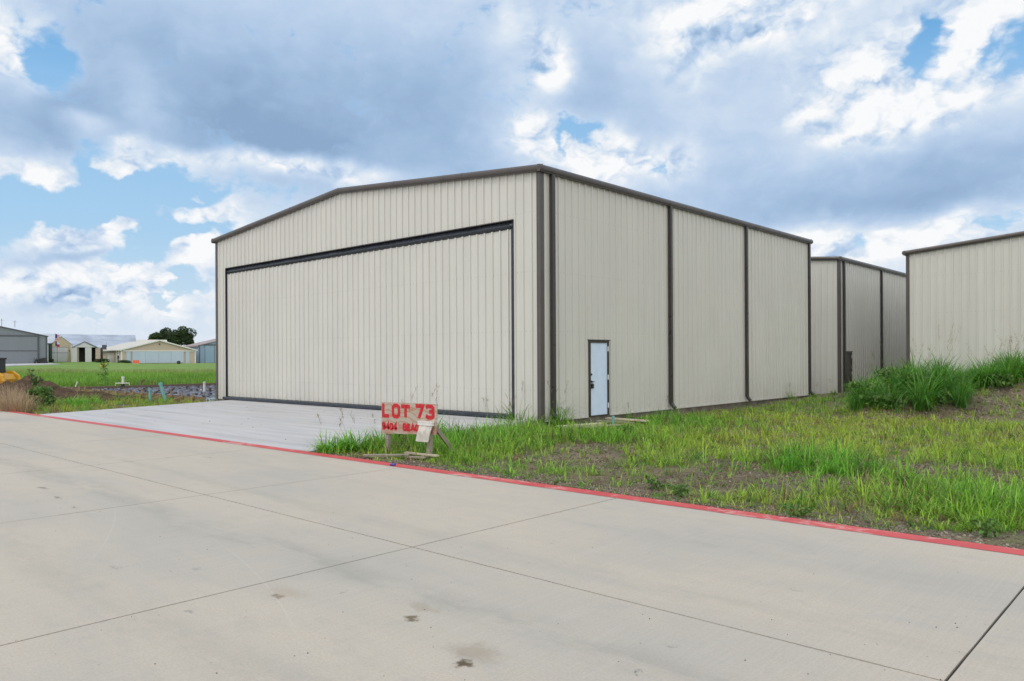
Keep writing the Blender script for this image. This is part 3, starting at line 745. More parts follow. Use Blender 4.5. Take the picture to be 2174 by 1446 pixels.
def heap(name, label, c, rx, ry, h, mt, rz=0., seed=0., cat='dirt pile'):
    m_ = MB(); n_ = 64
    for j in range(n_ + 1):
        for i in range(n_ + 1):
            x, y = (i / n_ * 2 - 1), (j / n_ * 2 - 1); r = math.hypot(x, y)
            z = h * max(0, 1 - r) ** .85 if r < 1 else 0
            nn = mnoise.fractal(Vector((x * 3 + seed, y * 3, seed)), 1., 2., 5)
            z = z * (1 + .35 * nn) + .04 * nn * (r < 1) - .12 * ss(.9, 1.05, r) - .03
            m_.V.append((x * rx, y * ry, z))
    m_.F = [(j * (n_ + 1) + i, j * (n_ + 1) + i + 1, (j + 1) * (n_ + 1) + i + 1, (j + 1) * (n_ + 1) + i) for j in range(n_) for i in range(n_)]; m_.I = [0] * len(m_.F)
    o = m_.build(name, M[mt], smooth=True); o.location = (c[0], c[1], gz(c[0], c[1])); o.rotation_euler = (0, 0, rz); return tag(o, label, cat)
c = at(60, 848, 39.5); heap('dirt_pile', 'tall mound of dark dug soil beside the yellow loader', c, 2.75, 1.9, 1.16, 'dirt', YAW, 1.)
c = at(175, 845, 36.5); heap('dirt_pile', 'low spread of dark soil between the tall mound and the form boards', c, 3.4, 1.3, .42, 'dirt', YAW + .1, 4.)
c = at(308, 818, 57.); heap('dirt_pile', 'small dark soil heap behind the plastic sheet at the field edge', c, 1.3, .7, .38, 'dirt', YAW, 8.)

# skid steer loader, mostly outside the frame
sk = thing('skid_loader', 'yellow and black skid steer loader behind the dark soil mound', 'loader', (0, 0, 0))
c = at(-23, 836, 43.5); sk.location = (c.x, c.y, gz(c.x, c.y)); sk.rotation_euler = (0, 0, YAW)
m_ = MB(); m_.prism([(-1.3, .42), (.55, .42), (1.15, .62), (1.22, .85), (1.05, 1.12), (.5, 1.22), (-.2, .95), (-1.3, .9)], 'y', -.55, .55); m_.build('body', M['catyellow'], sk, bevel=.03)
m_ = MB()
for yy in (-.58, .5):
    m_.prism([(-1.0, .95), (.0, 1.0), (.45, 1.02), (.35, 1.55), (.30, 1.98), (-.75, 1.98), (-.9, 1.5)], 'y', yy, yy + .07)
m_.box(-.8, .62, -.6, .6, 1.96, 2.06); m_.box(.40, .58, -.55, .55, 1.0, 1.97); m_.box(.30, .38, -.5, .5, 1.0, 1.95)
cb = m_.build('cab', M['dark'], sk, bevel=.01)
m_ = MB()
for k in range(6): m_.box(-.6 + k * .16, -.57 + k * .16, -.59, -.585, 1.1, 1.9)
m_.build('window_guard', M['tyre'], cb)
for yy in (-.78, .60):
    m_ = MB(); m_.prism([(-1.5, .75), (-.4, 1.18), (.9, 1.32), (1.28, 1.05), (1.38, .72), (1.22, .72), (1.10, .98), (.85, 1.12), (-.35, .98), (-1.45, .6)], 'y', yy, yy + .16); m_.build('lift_arm', M['catyellow'], sk, bevel=.02)
for xx in (-.72, .62):
    for yy in (-.86, .60):
        w_ = MB(); n_ = 24
        w_.tube([(xx, yy, .40), (xx, yy + .05, .40), (xx, yy + .21, .40), (xx, yy + .26, .40)], [.30, .40, .40, .30], n_)
        ty = w_.build('wheel', M['tyre'], sk); r_ = MB(); r_.tube([(xx, yy - .004, .40), (xx, yy + .264, .40)], .19, 16); r_.build('rim', M['catyellow'], ty)
m_ = MB(); m_.prism([(-1.55, .12), (-2.15, .12), (-2.2, .16), (-1.65, .2), (-1.6, .75), (-1.5, .75)], 'y', -.85, .85); m_.build('bucket', M['tube'], sk)
m_ = MB(); m_.tube([(.30, -.62, 1.35), (.48, -.62, 1.35), (.52, -.62, 1.15), (.40, -.62, 1.05)], .022, 6); m_.build('grab_rail', M['dark'], sk)
m_ = MB(); a, b2 = gp(-30, 850, .05), gp(26, 855, .05); m_.bar(a, b2, .09, .05)
tag(m_.build('edge_board', M['palewood']), 'pale board lying in the dry grass at the left edge', 'board')

# ------------------------------------------------------------------ far airfield buildings
def gbox(root, W, L, eave, ridge, wallm, roofm, zb=-.6, over=.25, axis='y', trim=None, thick=.14):
    """gabled building, local front face at y=0 towards -Y, x in [0,W], gables front and back when axis is y"""
    if axis == 'y':
        poly = [(0, zb), (W, zb), (W, eave), (W / 2, ridge), (0, eave)]
        m_ = MB(); m_.prism(poly, 'y', 0, L); m_.build('wall', wallm, root)
        sl = (ridge - eave) / (W / 2)
        m_ = MB(); m_.prism([(-over, eave - over * sl + .01), (W / 2, ridge + .01), (W + over, eave - over * sl + .01), (W + over, eave - over * sl + thick), (W / 2, ridge + thick), (-over, eave - over * sl + thick)], 'y', -over, L + over)
    else:
        poly = [(0, zb), (L, zb), (L, eave), (L / 2, ridge), (0, eave)]
        m_ = MB(); m_.prism(poly, 'x', 0, W); m_.build('wall', wallm, root)
        sl = (ridge - eave) / (L / 2)
        m_ = MB(); m_.prism([(-over, eave - over * sl + .01), (L / 2, ridge + .01), (L + over, eave - over * sl + .01), (L + over, eave - over * sl + thick), (L / 2, ridge + thick), (-over, eave - over * sl + thick)], 'x', -over, W + over)
    return m_.build('roof', roofm, root)
def rect(root, name, x0, x1, z0, z1, mt, y=-.03, t=.06, lines=None, side=None, ln='panel_line', lm='greytrim'):
    m_ = MB()
    if side is None: m_.box(x0, x1, y, y + t, z0, z1)
    else: m_.box(side - (t if side <= 0 else 0), side + (0 if side <= 0 else t), x0, x1, z0, z1)
    return m_.build(name, M[mt], root)
def far(px, py, d): p_ = at(px, py, d); return Vector((p_.x, p_.y, gz(p_.x, p_.y)))

# slate grey hangar at the left edge
o = far(99.4, 768, 150); W = 30.
rt = thing('hangar', 'slate grey metal hangar with a dark framed bifold door at the left edge', 'hangar', o - (RV * math.cos(.6) + NV * math.sin(.6)) * W, YAW + .6)
ev, rd = 6.25 - o.z, 6.25 - o.z + 3.45
gbox(rt, W, 24, ev, rd, M['greymetal'], M['greytrim'], over=.3)
d_ = rect(rt, 'bifold_door', 1.6, W - 1.55, .12, 6.2 - o.z, 'greymetal', -.10, .12)
rect(d_, 'fold_rail', 1.6, W - 1.55, 2.42, 2.56, 'greytrim', -.16, .08); rect(d_, 'door_track', .8, W - 1.2, 6.2 - o.z, 6.42 - o.z, 'greytrim', -.2, .25); rect(d_, 'jamb', W - 1.55, W - 1.25, -.2, 6.19 - o.z, 'greytrim', -.16, .2)
rect(rt, 'corner_trim', W - .18, W + .12, -.5, ev - .06, 'greytrim', -.08, .4)
for k, xx in enumerate((1., 3.2)):
    m_ = MB(); m_.tube([(W - 8.2 + xx, 8, rd - 1.5), (W - 8.2 + xx, 8, rd + .2 - k * .3)], .04, 5); m_.bar((W - 8.6 + xx, 8, rd - .1 - k * .3), (W - 7.8 + xx, 8, rd - .1 - k * .3), .04); m_.build('antenna', M['greytrim'], rt)
# dark carts parked at its door
for k, (px_, w_) in enumerate(((79, 1.1), (87, 1.5), (94, 1.1))):
    o = far(px_, 768, 147.5); ct = thing('baggage_cart', ('dark low cart nearest the grey hangar door track', 'long dark cart in the middle of the three by the grey hangar', 'dark cart by the right corner of the grey hangar')[k], 'cart', o, YAW + .6)
    m_ = MB(); m_.box(-w_ / 2, w_ / 2, -.45, .45, .38, .55); m_.box(-w_ / 2, -w_ / 2 + .06, -.42, .42, .55, 1.15); m_.box(-w_ * .3, w_ * .35, -.3, .3, .55, .85 + .15 * k); m_.build('bed', M['dark'], ct)
    for xx in (-w_ * .35, w_ * .35):
        for yy in (-.42, .36):
            m_ = MB(); m_.tube([(xx, yy, .18), (xx, yy + .08, .18)], .18, 12); m_.build('wheel', M['tyre'], ct)
# concrete pad before it
pd = MB(); q = [far(-60, 790, 118), far(60, 777, 132), far(128, 772, 140), far(108, 768, 148), far(90, 768, 151), far(-120, 768, 151)]
n_ = len(q); pd.add([(v.x, v.y, gz(v.x, v.y) + .10) for v in q] + [(v.x, v.y, gz(v.x, v.y) - .8) for v in q], [tuple(range(n_))] + [(k, k + n_, (k + 1) % n_ + n_, (k + 1) % n_) for k in range(n_)])
tag(pd.build('concrete_pad', M['apron']), kind='structure')

# white hangar behind, its pale roof over the gap
o = far(75, 768, 190); rt = thing('hangar', 'white metal hangar mostly hidden between the grey and the pale yellow hangars', 'hangar', o, YAW + .5)
z1 = at(100, 730, 190).z - o.z; z2 = at(100, 708.5, 195).z - o.z
gbox(rt, 10, 20, z1, z2, M['whitewall'], M['paleroof'], axis='x')
rect(rt, 'corner_post', 3.0, 3.25, -.4, z1 - .1, 'white', -.25, .3)
o = far(104.5, 768, 168); m_ = MB(); m_.box(-.18, .18, 0, .8, -.3, 4.0); m_.box(-.3, .3, -.1, .9, 4.0, 4.12); q_ = m_.build('door_stack', M['green_trim']); q_.location = o; q_.rotation_euler = (0, 0, YAW)
tag(q_, 'tall narrow dark green post beside the pale yellow hangar', 'post')

# pale yellow gabled hangar with the long metal roof
o = far(108, 768.5, 170); W = 4.72
rt = thing('hangar', 'pale yellow gabled hangar with white door and a long weathered metal roof', 'hangar', o, YAW + .5)
W2 = 4.0
zE = at(130, 730.5, 170).z - o.z; zA = at(127, 714, 170).z - o.z
gbox(rt, W2, 9, zE, zA, M['yellowwall'], M['longroof'], over=.12, thick=.08)
d_ = rect(rt, 'door', .25, W2 - .75, .0, at(128, 738, 170).z - o.z, 'whitewall', -.08, .1)
rect(d_, 'fold_rail', .25, W2 - .75, 1.95, 2.02, 'greytrim', -.10, .04); rect(d_, 'panel_seam', 1.2, 1.26, .0, 3.2, 'greytrim', -.095, .03); rect(d_, 'door_track', .1, W2 - .6, 3.36, 3.5, 'steel', -.13, .15)
rect(rt, 'light_fixture', W2 - .5, W2 - .36, 2.3, 2.55, 'dark', -.12, .12)
rect(rt, 'corner_trim', W2 - .16, W2 + .03, -.4, zE - .05, 'white', -.05, .1)
# long lower hangar behind with metal roof
o = far(126, 768, 184); rt = thing('hangar', 'long low hangar whose blue grey metal roof steps down behind the tan hangar', 'hangar', o, YAW + .5)
gbox(rt, 16.6, 22, at(126, 741, 184).z - o.z, at(180, 711, 196).z - o.z, M['tanwall'], M['longroof'], axis='x', thick=.08)
# white portico
o = far(156.5, 769.5, 166); S = 166 / FOC
rt = thing('portico_hangar', 'small hangar with white gable and white door leaves pulled open on a dark interior', 'hangar', o, YAW + .42)
gW = 41 * S; ze = at(170, 737.5, 166).z - o.z; za = at(176, 726, 166).z - o.z
m_ = MB(); m_.prism([(-.1, ze), (gW + .1, ze), (gW / 2, za)], 'y', -.25, 6.); m_.build('gable', M['whitewall'], rt)
m_ = MB(); s_ = (za - ze) / (gW / 2)
for sg in (-1, 1):
    xa = gW / 2 + sg * (gW / 2 + .3)
    m_.bar((xa, 2.8, ze - .2 * s_ + .06), (gW / 2, 2.8, za + .08), 6.4, .10, (0, 0, 1))
m_.build('roof', M['greytrim'], rt)
m_ = MB(); m_.box(-.3, gW + 1.0, 2.5, 6., -.4, ze - .02); m_.build('back_wall', M['interior'], rt)
for xa, xb in ((-.4, 6.5 * S), (21.5 * S, 33.5 * S)):
    m_ = MB(); m_.box(xa, xb, -.2, -.02, -.3, ze - .03); m_.build('door_leaf', M['whitewall'], rt)
m_ = MB(); m_.box(gW - .02, gW + .85, .0, 2.45, -.3, ze - .03); m_.build('wall', M['tanwall'], rt)
m_ = MB(); m_.box(7.0 * S, 9.0 * S, .0, 2., -.3, ze - .05); m_.build('column', M['tanwall'], rt)
m_ = MB(); m_.box(gW + 1.2, gW + 2.1, .6, 1.5, ze + .02, ze + .55); m_.box(gW + 1.2, gW + 2.1, .3, .5, ze - .5, ze + .02); m_.tube([(gW + 2.05, .9, ze + .5), (gW + 2.05, .9, ze + 1.0)], .025, 5); m_.build('rooftop_unit', M['greytrim'], rt)

# tan hangar with four pale blue sliding doors
oc = far(257, 771.5, 168)
ang = YAW + .70; Wf = 15.8
rt = thing('hangar', 'tan gabled hangar with four pale blue sliding doors across its front', 'hangar', oc, ang)
ze = at(257, 743, 168).z - oc.z; za = at(333.5, 722.8, 171).z - oc.z
gbox(rt, Wf, 26, ze, za, M['tanwall'], M['tanroof'], over=.3, thick=.16)
f_ = 165 / FOC * 1.02
dz = at(300, 746, 168).z - oc.z
rect(rt, 'door_track', .3, Wf - .3, dz, dz + .22, 'white', -.22, .24)
for k in range(4):
    x0_ = 2.25 + k * 2.72; rect(rt, 'sliding_door', x0_, x0_ + 2.70, .05, dz - .02, 'bluedoor', -.16 - .02 * (k % 2), .08)
for xa in (1.05, Wf - 2.2): rect(rt, 'pilaster', xa, xa + .85, -.3, dz + .21, 'bluedoor', -.1, .1)
sl = (za - ze) / (Wf / 2)
for sg in (0, 1):
    m_ = MB(); xa = -.35 if sg == 0 else Wf + .35
    m_.bar((xa, -.34, ze - .3 * sl), (Wf / 2, -.34, za + .05), .12, .26, (0, 0, 1)); m_.build('fascia', M['white'], rt)
rect(rt, 'corner_trim', -.05, .25, -.3, ze - .1, 'white', -.06, .3); rect(rt, 'corner_trim', Wf - .2, Wf + .06, -.3, ze - .1, 'white', -.06, .3)
m_ = MB(); m_.tube([(Wf / 2, -.1, za - .75), (Wf / 2, -.3, za - .8)], .14, 8); m_.build('lamp', M['dark'], rt)
Ls = 26
g_ = rect(rt, 'garage_door', 6.2, 11.5, -.1, 1.98, 'white', side=-.02); m_ = MB(); m_.box(-.12, -.0, 5.7, 6.2, -.2, 2.25); m_.box(-.12, 0, 11.5, 12.0, -.2, 2.25); m_.box(-.14, 0, 6.2, 11.5, 1.98, 2.25); m_.build('door_frame', M['tanroof'], g_)
for yy in (1.2, 3.1, 24.4):
    m_ = MB(); m_.box(-.10, -.005, yy, yy + .75, -.3, ze - .12); m_.build('pilaster', M['white'], rt)
m_ = MB(); m_.box(-.5, -.31, -.3, 26.3, ze - .16, ze + .02); m_.build('gutter', M['white'], rt)
# ridge of another roof behind
o = far(292, 768, 205); rt = thing('hangar', 'pale roofed building just showing above the ridge of the tan hangar', 'hangar', o, YAW + .5)
gbox(rt, 7.5, 16, at(0, 738, 205).z - o.z, at(310, 722.3, 213).z - o.z, M['tanwall'], M['tanroof'], axis='x')
# blue hangar with rusted roof
ob = far(424, 770.5, 182); rt = thing('hangar', 'sky blue metal hangar with a rust stained roof beside the big cream hangar', 'hangar', ob, YAW + .53)
ze = at(424, 733, 182).z - ob.z
gbox(rt, 20, 36, ze, ze + 2.5, M['bluewall'], M['rust'], over=.35)
d_ = rect(rt, 'sliding_door', 1.2, 18.8, .0, ze - .05, 'bluewall', -.25, .2)
rect(d_, 'door_track', .9, 19.1, ze - .02, ze + .22, 'greytrim', -.36, .36); rect(d_, 'panel_seam', 3.2, 3.3, .0, ze - .06, 'greytrim', -.27, .03)
m_ = MB(); m_.tube([(-.35, -.1, ze - .1), (-.05, -.2, ze - .5), (-.05, -.2, -.3)], .07, 6); m_.build('downspout', M['spout'], rt)
m_ = MB(); m_.box(-.52, -.36, -.3, 26, ze - .28, ze - .1); m_.build('gutter', M['rust'], rt)

# flagpole with two flags
o = far(117.3, 769, 160); rt = thing('flagpole', 'thin flagpole flying a striped flag above a tricolour one', 'flagpole', o, YAW)
zt = at(117.3, 708, 160).z - o.z
m_ = MB(); m_.tube([(0, 0, -.3), (0, 0, zt)], [.05, .03], 8); m_.tube([(0, 0, zt), (0, 0, zt + .1)], .06, 8); m_.build('pole', M['steel'], rt)
def flag(z0, z1, w, mt, nm):
    m_ = MB(); n_ = 14
    for k in range(n_ + 1):
        t = k / n_; yy = .16 * math.sin(t * 6.5) * t; dz_ = -.35 * t
        for j in range(5): m_.V.append((.04 + w * t, yy, z0 + (z1 - z0) * j / 4 + dz_ * (1 - .3 * j / 4)))
    m_.F = [(k * 5 + j, k * 5 + j + 1, (k + 1) * 5 + j + 1, (k + 1) * 5 + j) for k in range(n_) for j in range(4)]; m_.I = [0] * len(m_.F)
    m_.build('flag', M[mt], rt)
flag(zt - 1.55, zt - .08, .85, 'usflag', 'a'); flag(zt - 2.55, zt - 1.65, .85, 'txflag', 'b')
# orange barriers, round tank, dark post in front of the tan hangar
for k, px_ in enumerate((284.5, 289, 293.5)):
    o = far(px_, 771.5, 163); m_ = MB(); m_.prism([(-.24, 0), (.24, 0), (.20, .12), (.10, .25), (.07, .85), (-.07, .85), (-.10, .25), (-.20, .12)], 'x', -.21, .21)
    q_ = m_.build('barrier', M['orange']); q_.location = o; q_.rotation_euler = (0, 0, YAW + .1 * k)
    tag(q_, ('orange plastic barrier, leftmost of the three before the pale blue doors', 'orange plastic barrier between the other two', 'orange plastic barrier, rightmost of the three')[k], 'barrier', 'orange barriers before the tan hangar')
o = far(379.5, 771.5, 163); m_ = MB()
m_.tube([(0, -.14, .3), (0, -.1, .3), (0, .1, .3), (0, .14, .3)], [.24, .38, .38, .24], 18)
q_ = m_.build('tyre', M['tyre']); q_.location = o; q_.rotation_euler = (0, 0, YAW); tag(q_, 'black tyre standing before the right end of the pale blue doors', 'tyre')
o = far(251, 771, 163); m_ = MB(); m_.tube([(0, 0, -.2), (0, 0, 1.55)], .12, 8); m_.box(-.16, .16, -.14, .14, 1.1, 1.7); q_ = m_.build('utility_post', M['dark']); q_.location = o; tag(q_, 'dark utility post at the corner of the tan hangar', 'post')

# ------------------------------------------------------------------ foliage
def leafcloud(centers, radii, n, size, cols, flat=.75, bias=.5):
    """leaf quads spread through overlapping ellipsoids"""
    P = []; C = []
    k = rng.integers(0, len(centers), n)
    cen = np.array(centers)[k]; rad = np.array(radii)[k]
    d = rng.normal(size=(n, 3)); d /= np.linalg.norm(d, axis=1)[:, None]
    r = rng.random(n) ** (1 / 3.) * (1 - bias) + bias * rng.random(n) ** .12
    p = cen + d * rad * r[:, None]
    nr = d + rng.normal(size=(n, 3)) * .8; nr /= np.linalg.norm(nr, axis=1)[:, None]
    t = np.cross(nr, rng.normal(size=(n, 3))); t /= np.linalg.norm(t, axis=1)[:, None]; b2 = np.cross(nr, t)
    s = size * (.6 + .8 * rng.random(n))[:, None]
    V = np.stack([p - t * s, p - b2 * s * .45 + t * s * .1, p + t * s, p + b2 * s * .45 + t * s * .1], 1).reshape(-1, 3)
    q = (np.arange(n) * 4)[:, None] + np.array([0, 1, 2, 3])
    c = np.array(cols)[rng.integers(0, len(cols), n)] * (.75 + .5 * rng.random(n))[:, None]
    return V, q, np.zeros((0, 3), int), np.repeat(c, 4, 0)
DG = [(.03, .06, .018), (.045, .085, .026), (.024, .048, .016), (.065, .115, .034)]
MG = [(.09, .20, .04), (.13, .26, .05), (.07, .16, .035), (.18, .30, .07)]
def treething(label, px, base_py, d, crown, h0, leaf, nleaf, cols, zt=None):
    o = far(px, base_py, d); rt = thing('tree', label, 'tree', o, YAW)
    m_ = MB(); m_.tube([(0, 0, -.3), (.1, 0, h0 * .5), (0, .1, h0)], [.35, .26, .2], 10)
    for (cx, cy, cz), rr in crown:
        m_.tube([(0, .1, h0 * .8), (cx * .5, cy * .5, (h0 + cz) / 2), (cx, cy, cz)], [.16, .11, .04], 7)
    m_.build('trunk', M['bark'], rt)
    cs, rs = [], []
    for (cx, cy, cz), rr in crown:
        for k in range(11):
            v = Vector(rng.normal(size=3)).normalized(); cs.append((cx + v.x * rr[0] * .66, cy + v.y * rr[1] * .66, cz + v.z * rr[2] * .62)); q_ = .36 + .22 * random.random(); rs.append((rr[0] * q_, rr[1] * q_, rr[2] * q_))
    f = fast_mesh('crown', *leafcloud(cs, rs, nleaf, leaf, cols), M['leaf']); f.parent = rt
    return rt
S = 230 / FOC
b0 = far(366, 770, 230).z; zc = lambda py: at(366, py, 230).z - b0
treething('round dark green broadleaf tree rising behind the tan hangar', 366, 770, 230, [((-22 * S, 0, zc(714)), (24 * S, 3, 19 * S)), ((20 * S, 0, zc(712)), (27 * S, 3.4, 21 * S)), ((-2 * S, -1, zc(722)), (36 * S, 3, 18 * S)), ((36 * S, -.5, zc(724)), (12 * S, 2, 12 * S)), ((-36 * S, -.5, zc(724)), (12 * S, 2, 10 * S))], 3.5, .24, 26000, DG)
for k, (px_, n_, w_, lab) in enumerate(((214, 1500, 1.35, 'low dark bush left of the white garage door'), (225, 700, .8, 'small dark bush touching the white garage door'), (262, 1500, 1.0, 'dark bush at the front corner of the tan hangar'), (271, 700, .7, 'small dark bush before the first pale blue pilaster'), (110, 400, .4, 'tiny dark bush at the foot of the green post'))):
    o = far(px_, 770.5, 164); f = fast_mesh('bush', *leafcloud([(0, 0, .4), (w_ * .5, 0, .35), (-w_ * .5, .1, .35)], [(w_ * .6, .5, .45)] * 3, n_, .09, DG), M['leaf']); f.location = o; f.rotation_euler = (0, 0, YAW); tag(f, lab, 'bush')

# --- grass on the lot
YG = np.array([.44, .56, .07]); GG = np.array([.215, .50, .055]); DK = np.array([.10, .27, .04]); DRY = np.array([.36, .28, .15]); RED = np.array([.24, .14, .07])
bare = [(gp(1245, 985), .7, .35, .8), (gp(1490, 1024), 1.3, .40, .95), (gp(1720, 1015), .9, .35, .7), (gp(1960, 1005), .8, .4, .6), (gp(1235, 955), .9, .6, .6), (gp(1930, 985), .8, .5, .5), (gp(1300, 950), .8, .4, .5), (gp(2150, 1010), .7, .3, .6), (gp(1560, 985), .7, .5, .5), (gp(1120, 975), .8, .5, .35)]
lush = [(gp(1280, 935), 1.4, .9), (gp(870, 945), 1.8, .9), (gp(960, 950), 1.6, .9), (gp(1400, 895), 2., .8), (gp(1080, 925), 1.6, .9), (gp(1720, 985), 1.1, .7), (gp(1170, 905), 1.2, 1.), (gp(2100, 1080), 1.2, .6), (gp(1800, 1000), 1.3, .6)]
def inside(x, y):
    if y < sy(x) + .2: return False
    if -17.0 < x < -.32 and y < .2: return False
    if -18.45 < x < .05 and -.06 < y < 18.4: return False
    if -18.8 < x < -.25 and y > 23.05 and y < 42: return False
    if x > 3.0 and y > 21.6: return False
    if SX0 - .1 < x < SX1 + .1 and SY0 - .1 < y < SY1 + .1: return False
    return True
B = [[] for _ in range(6)]
def tuft(x, y, n, h, w, spread, col, cv, leanm=.5, jit=.25, z=None):
    z = gz(x, y) - .02 if z is None else z
    az = rng.random(n) * 2 * np.pi; rr = spread * np.sqrt(rng.random(n))
    base = np.stack([x + np.cos(az) * rr, y + np.sin(az) * rr, np.full(n, z)], 1)
    hh = h * (.45 + .75 * rng.random(n)); ln = np.clip(leanm * (.3 + 1.2 * rng.random(n)), .05, 1.5)
    c = np.clip(col * (1 + cv * rng.normal(size=(n, 1))) + rng.normal(size=(n, 3)) * .012, .01, .9)
    for arr, v_ in zip(B, (base, hh, az + rng.normal(size=n) * jit, ln, w * (.7 + .6 * rng.random(n)), c)): arr.append(v_)
def flush(name, K=3, arch=1.):
    a = [np.concatenate(k) for k in B]
    for k in B: k.clear()
    V, q, t, c = blades(*a, K=K, arch=arch); return fast_mesh(name, V, q, t, c, M['blade'])
dark_c = gp(1500, 1026); plank_spots = [gp(a_, 913) for a_ in (1195, 1225, 1255, 1285, 1310)] + [gp(a_, 901) for a_ in (1280, 1320, 1350)]
cnt = 0; tries = 0
while cnt < 14000 and tries < 200000:
    tries += 1
    d = 8.5 + (36 - 8.5) * random.random() ** 1.25; l = d * random.uniform(-.30, .70)
    p_ = CAM + RV * l + NV * d; x, y = p_.x, p_.y
    if not inside(x, y) or x < -1: continue
    nz = mnoise.noise(Vector((x * .55, y * .55, 11.))) * .6 + mnoise.noise(Vector((x * 1.7, y * 1.7, 4.))) * .5
    den = .52 + .95 * nz
    for c0, r_, r2, k in bare:
        v = p_ - c0; den -= k * 1.3 * math.exp(-((v.dot(RV) / r_) ** 2 + (v.dot(NV) / (r2 * 2)) ** 2))
    lu = sum(k * math.exp(-((x - c0.x) ** 2 + (y - c0.y) ** 2) / r_ ** 2) for c0, r_, k in lush)
    den += lu * .6; edge = y - sy(x) - .2
    mh = mound_h(x, y)
    if mh > .15 and not (d < 24.2 or (l / d > .60 and d < 25.6)): den += .6
    elif mh > .06: den *= .65
    dk = p_ - dark_c; den -= .9 * math.exp(-((dk.dot(RV) / 1.5) ** 2 + (dk.dot(NV) / .9) ** 2))
    den = max(den, .06) * (.25 + .75 * ss(.0, 1.3, edge))
    if random.random() > den: continue
    hum = cl(.5 + mnoise.noise(Vector((x * .22, y * .22, 20.))) * .9 + lu * .5 - .25 * ss(2., 7., edge) * (1 - ss(14, 20, edge)))
    col = YG * (1 - hum) + GG * hum; r0 = random.random()
    if r0 < .13: col = DRY
    elif r0 < .20: col = RED
    elif r0 < .30: col = DK
    h = (.10 + .26 * random.random() ** 1.6) * (1 + .9 * min(lu, 1)) * (.55 + .45 * ss(.1, 1.8, edge))
    if r0 < .17: h *= .7
    if x < 1.6 and y > .1: h *= .35 + .65 * ss(.3, 1.6, x)
    for c0 in plank_spots: h *= .25 + .75 * ss(.35, .8, math.hypot(x - c0.x, y - c0.y))
    soil_side = d < 24.2 or (l / d > .60 and d < 25.6)
    if mh > .15 and not soil_side and random.random() < .75: col = GG * .6 + DK * .4; h = h * 1.3 + .22
    wpx = .0095 + .00012 * max(0, d - 10)
    tuft(x, y, random.randint(5, 13), h * 1.03, wpx * (.8 + .7 * random.random() + .4 * min(lu, 1)), .04 + .08 * random.random(), col, .28, .55 + .6 * random.random())
    cnt += 1
for _ in range(4200):                                        # flattened dead thatch and low leafy ground weeds between the tufts
    d = 8.5 + 20 * random.random() ** 1.2; l = d * random.uniform(-.30, .70); p_ = CAM + RV * l + NV * d; x, y = p_.x, p_.y
    if not inside(x, y) or x < -.3: continue
    if random.random() < .55: tuft(x, y, random.randint(5, 9), random.uniform(.10, .24), .008, .10, DRY * random.uniform(.45, .9), .3, 1.15)
    else: tuft(x, y, random.randint(5, 9), random.uniform(.05, .11), .022, .06, (GG * .55 + DK * .3) * random.uniform(.7, 1.2), .25, 1.0)
tag(flush('grass', 3, 1.2), 'patchy yellow green grass over the bare lot beside the hangar', 'grass', kind='stuff')
# weedy strip on the left
for _ in range(3600):
    px_ = random.uniform(-40, 480); d = random.uniform(25, 45); p_ = at(px_, 800, d); x, y = p_.x, p_.y
    if not inside(x, y) or x > -16.98: continue
    n_ = mnoise.noise(Vector((x * .8, y * .8, 2)))
    if n_ < -.25 and random.random() < .8: continue
    col = (GG if n_ > .1 else YG) if random.random() < .62 else (DRY * .8 if random.random() < .6 else RED)
    tuft(x, y, 12, random.uniform(.12, .34), .013, .14, col, .25, .5)
tag(flush('weedy_grass'), 'rough green and dry grass strip between the road and the building site', 'grass', kind='stuff')
# tall unmown band of the field
for _ in range(5200):
    d = random.uniform(55, 92); px_ = random.uniform(-30, 490); p_ = at(px_, 760, d); x, y = p_.x, p_.y
    if not inside(x, y): continue
    n_ = mnoise.noise(Vector((x * .12, y * .12, 2))); e_ = ss(74, 90, d + 14 * n_)
    col = np.array([.22, .42, .06]) * (1 + .35 * n_); col = col * (1 - e_ * .7) + np.array([.40, .38, .18]) * e_ * .7
    tuft(x, y, 11, random.uniform(.35, .72) * (1 + .4 * n_), .03, .34, col, .2, .4)
tag(flush('tall_field_grass'), 'tall bright green unmown grass band across the field', 'grass', kind='stuff')

# --- coarse tall grass clumps, each a plant of its own
def clump(x, y, h, n, w, label, group, col=DK, seeds=0, name='grass_clump', lean=.75, spread=.16, cat='grass clump', z=None):
    z0 = gz(x, y) - .03 if z is None else z
    tuft(0, 0, n, h, w, spread, col, .22, lean, .3, 0.)
    tuft(0, 0, n // 3, h * .7, w, spread * 1.6, col * .8, .22, lean * 1.3, .4, 0.)
    if seeds:                                                 # wiry stalks topped with open seed heads
        for _ in range(seeds):
            a = random.random() * 6.28; L = h * random.uniform(1.25, 1.7); lx, ly = math.cos(a) * L * .22, math.sin(a) * L * .22
            base = np.zeros((1, 3)); vals = (base, np.array([L]), np.array([a]), np.array([.24]), np.array([.006]), np.array([DRY * .6 + GG * .3]))
            for arr, v_ in zip(B, vals): arr.append(v_)
            m = 20; tt = .72 + .28 * rng.random(m)
            bs = np.stack([np.cos(a) * L * .24 * tt ** 1.7, np.sin(a) * L * .24 * tt ** 1.7, L * (tt - .08 * tt ** 2.6)], 1)
            for arr, v_ in zip(B, (bs, .10 + .10 * rng.random(m), rng.random(m) * 6.28, .6 + .5 * rng.random(m), np.full(m, .006), np.tile(DRY * .75, (m, 1)))): arr.append(v_)
    o = flush(name, 5, 1.9); o.location = (x, y, z0); return tag(o, label, cat, group)
k = 0; tries = 0
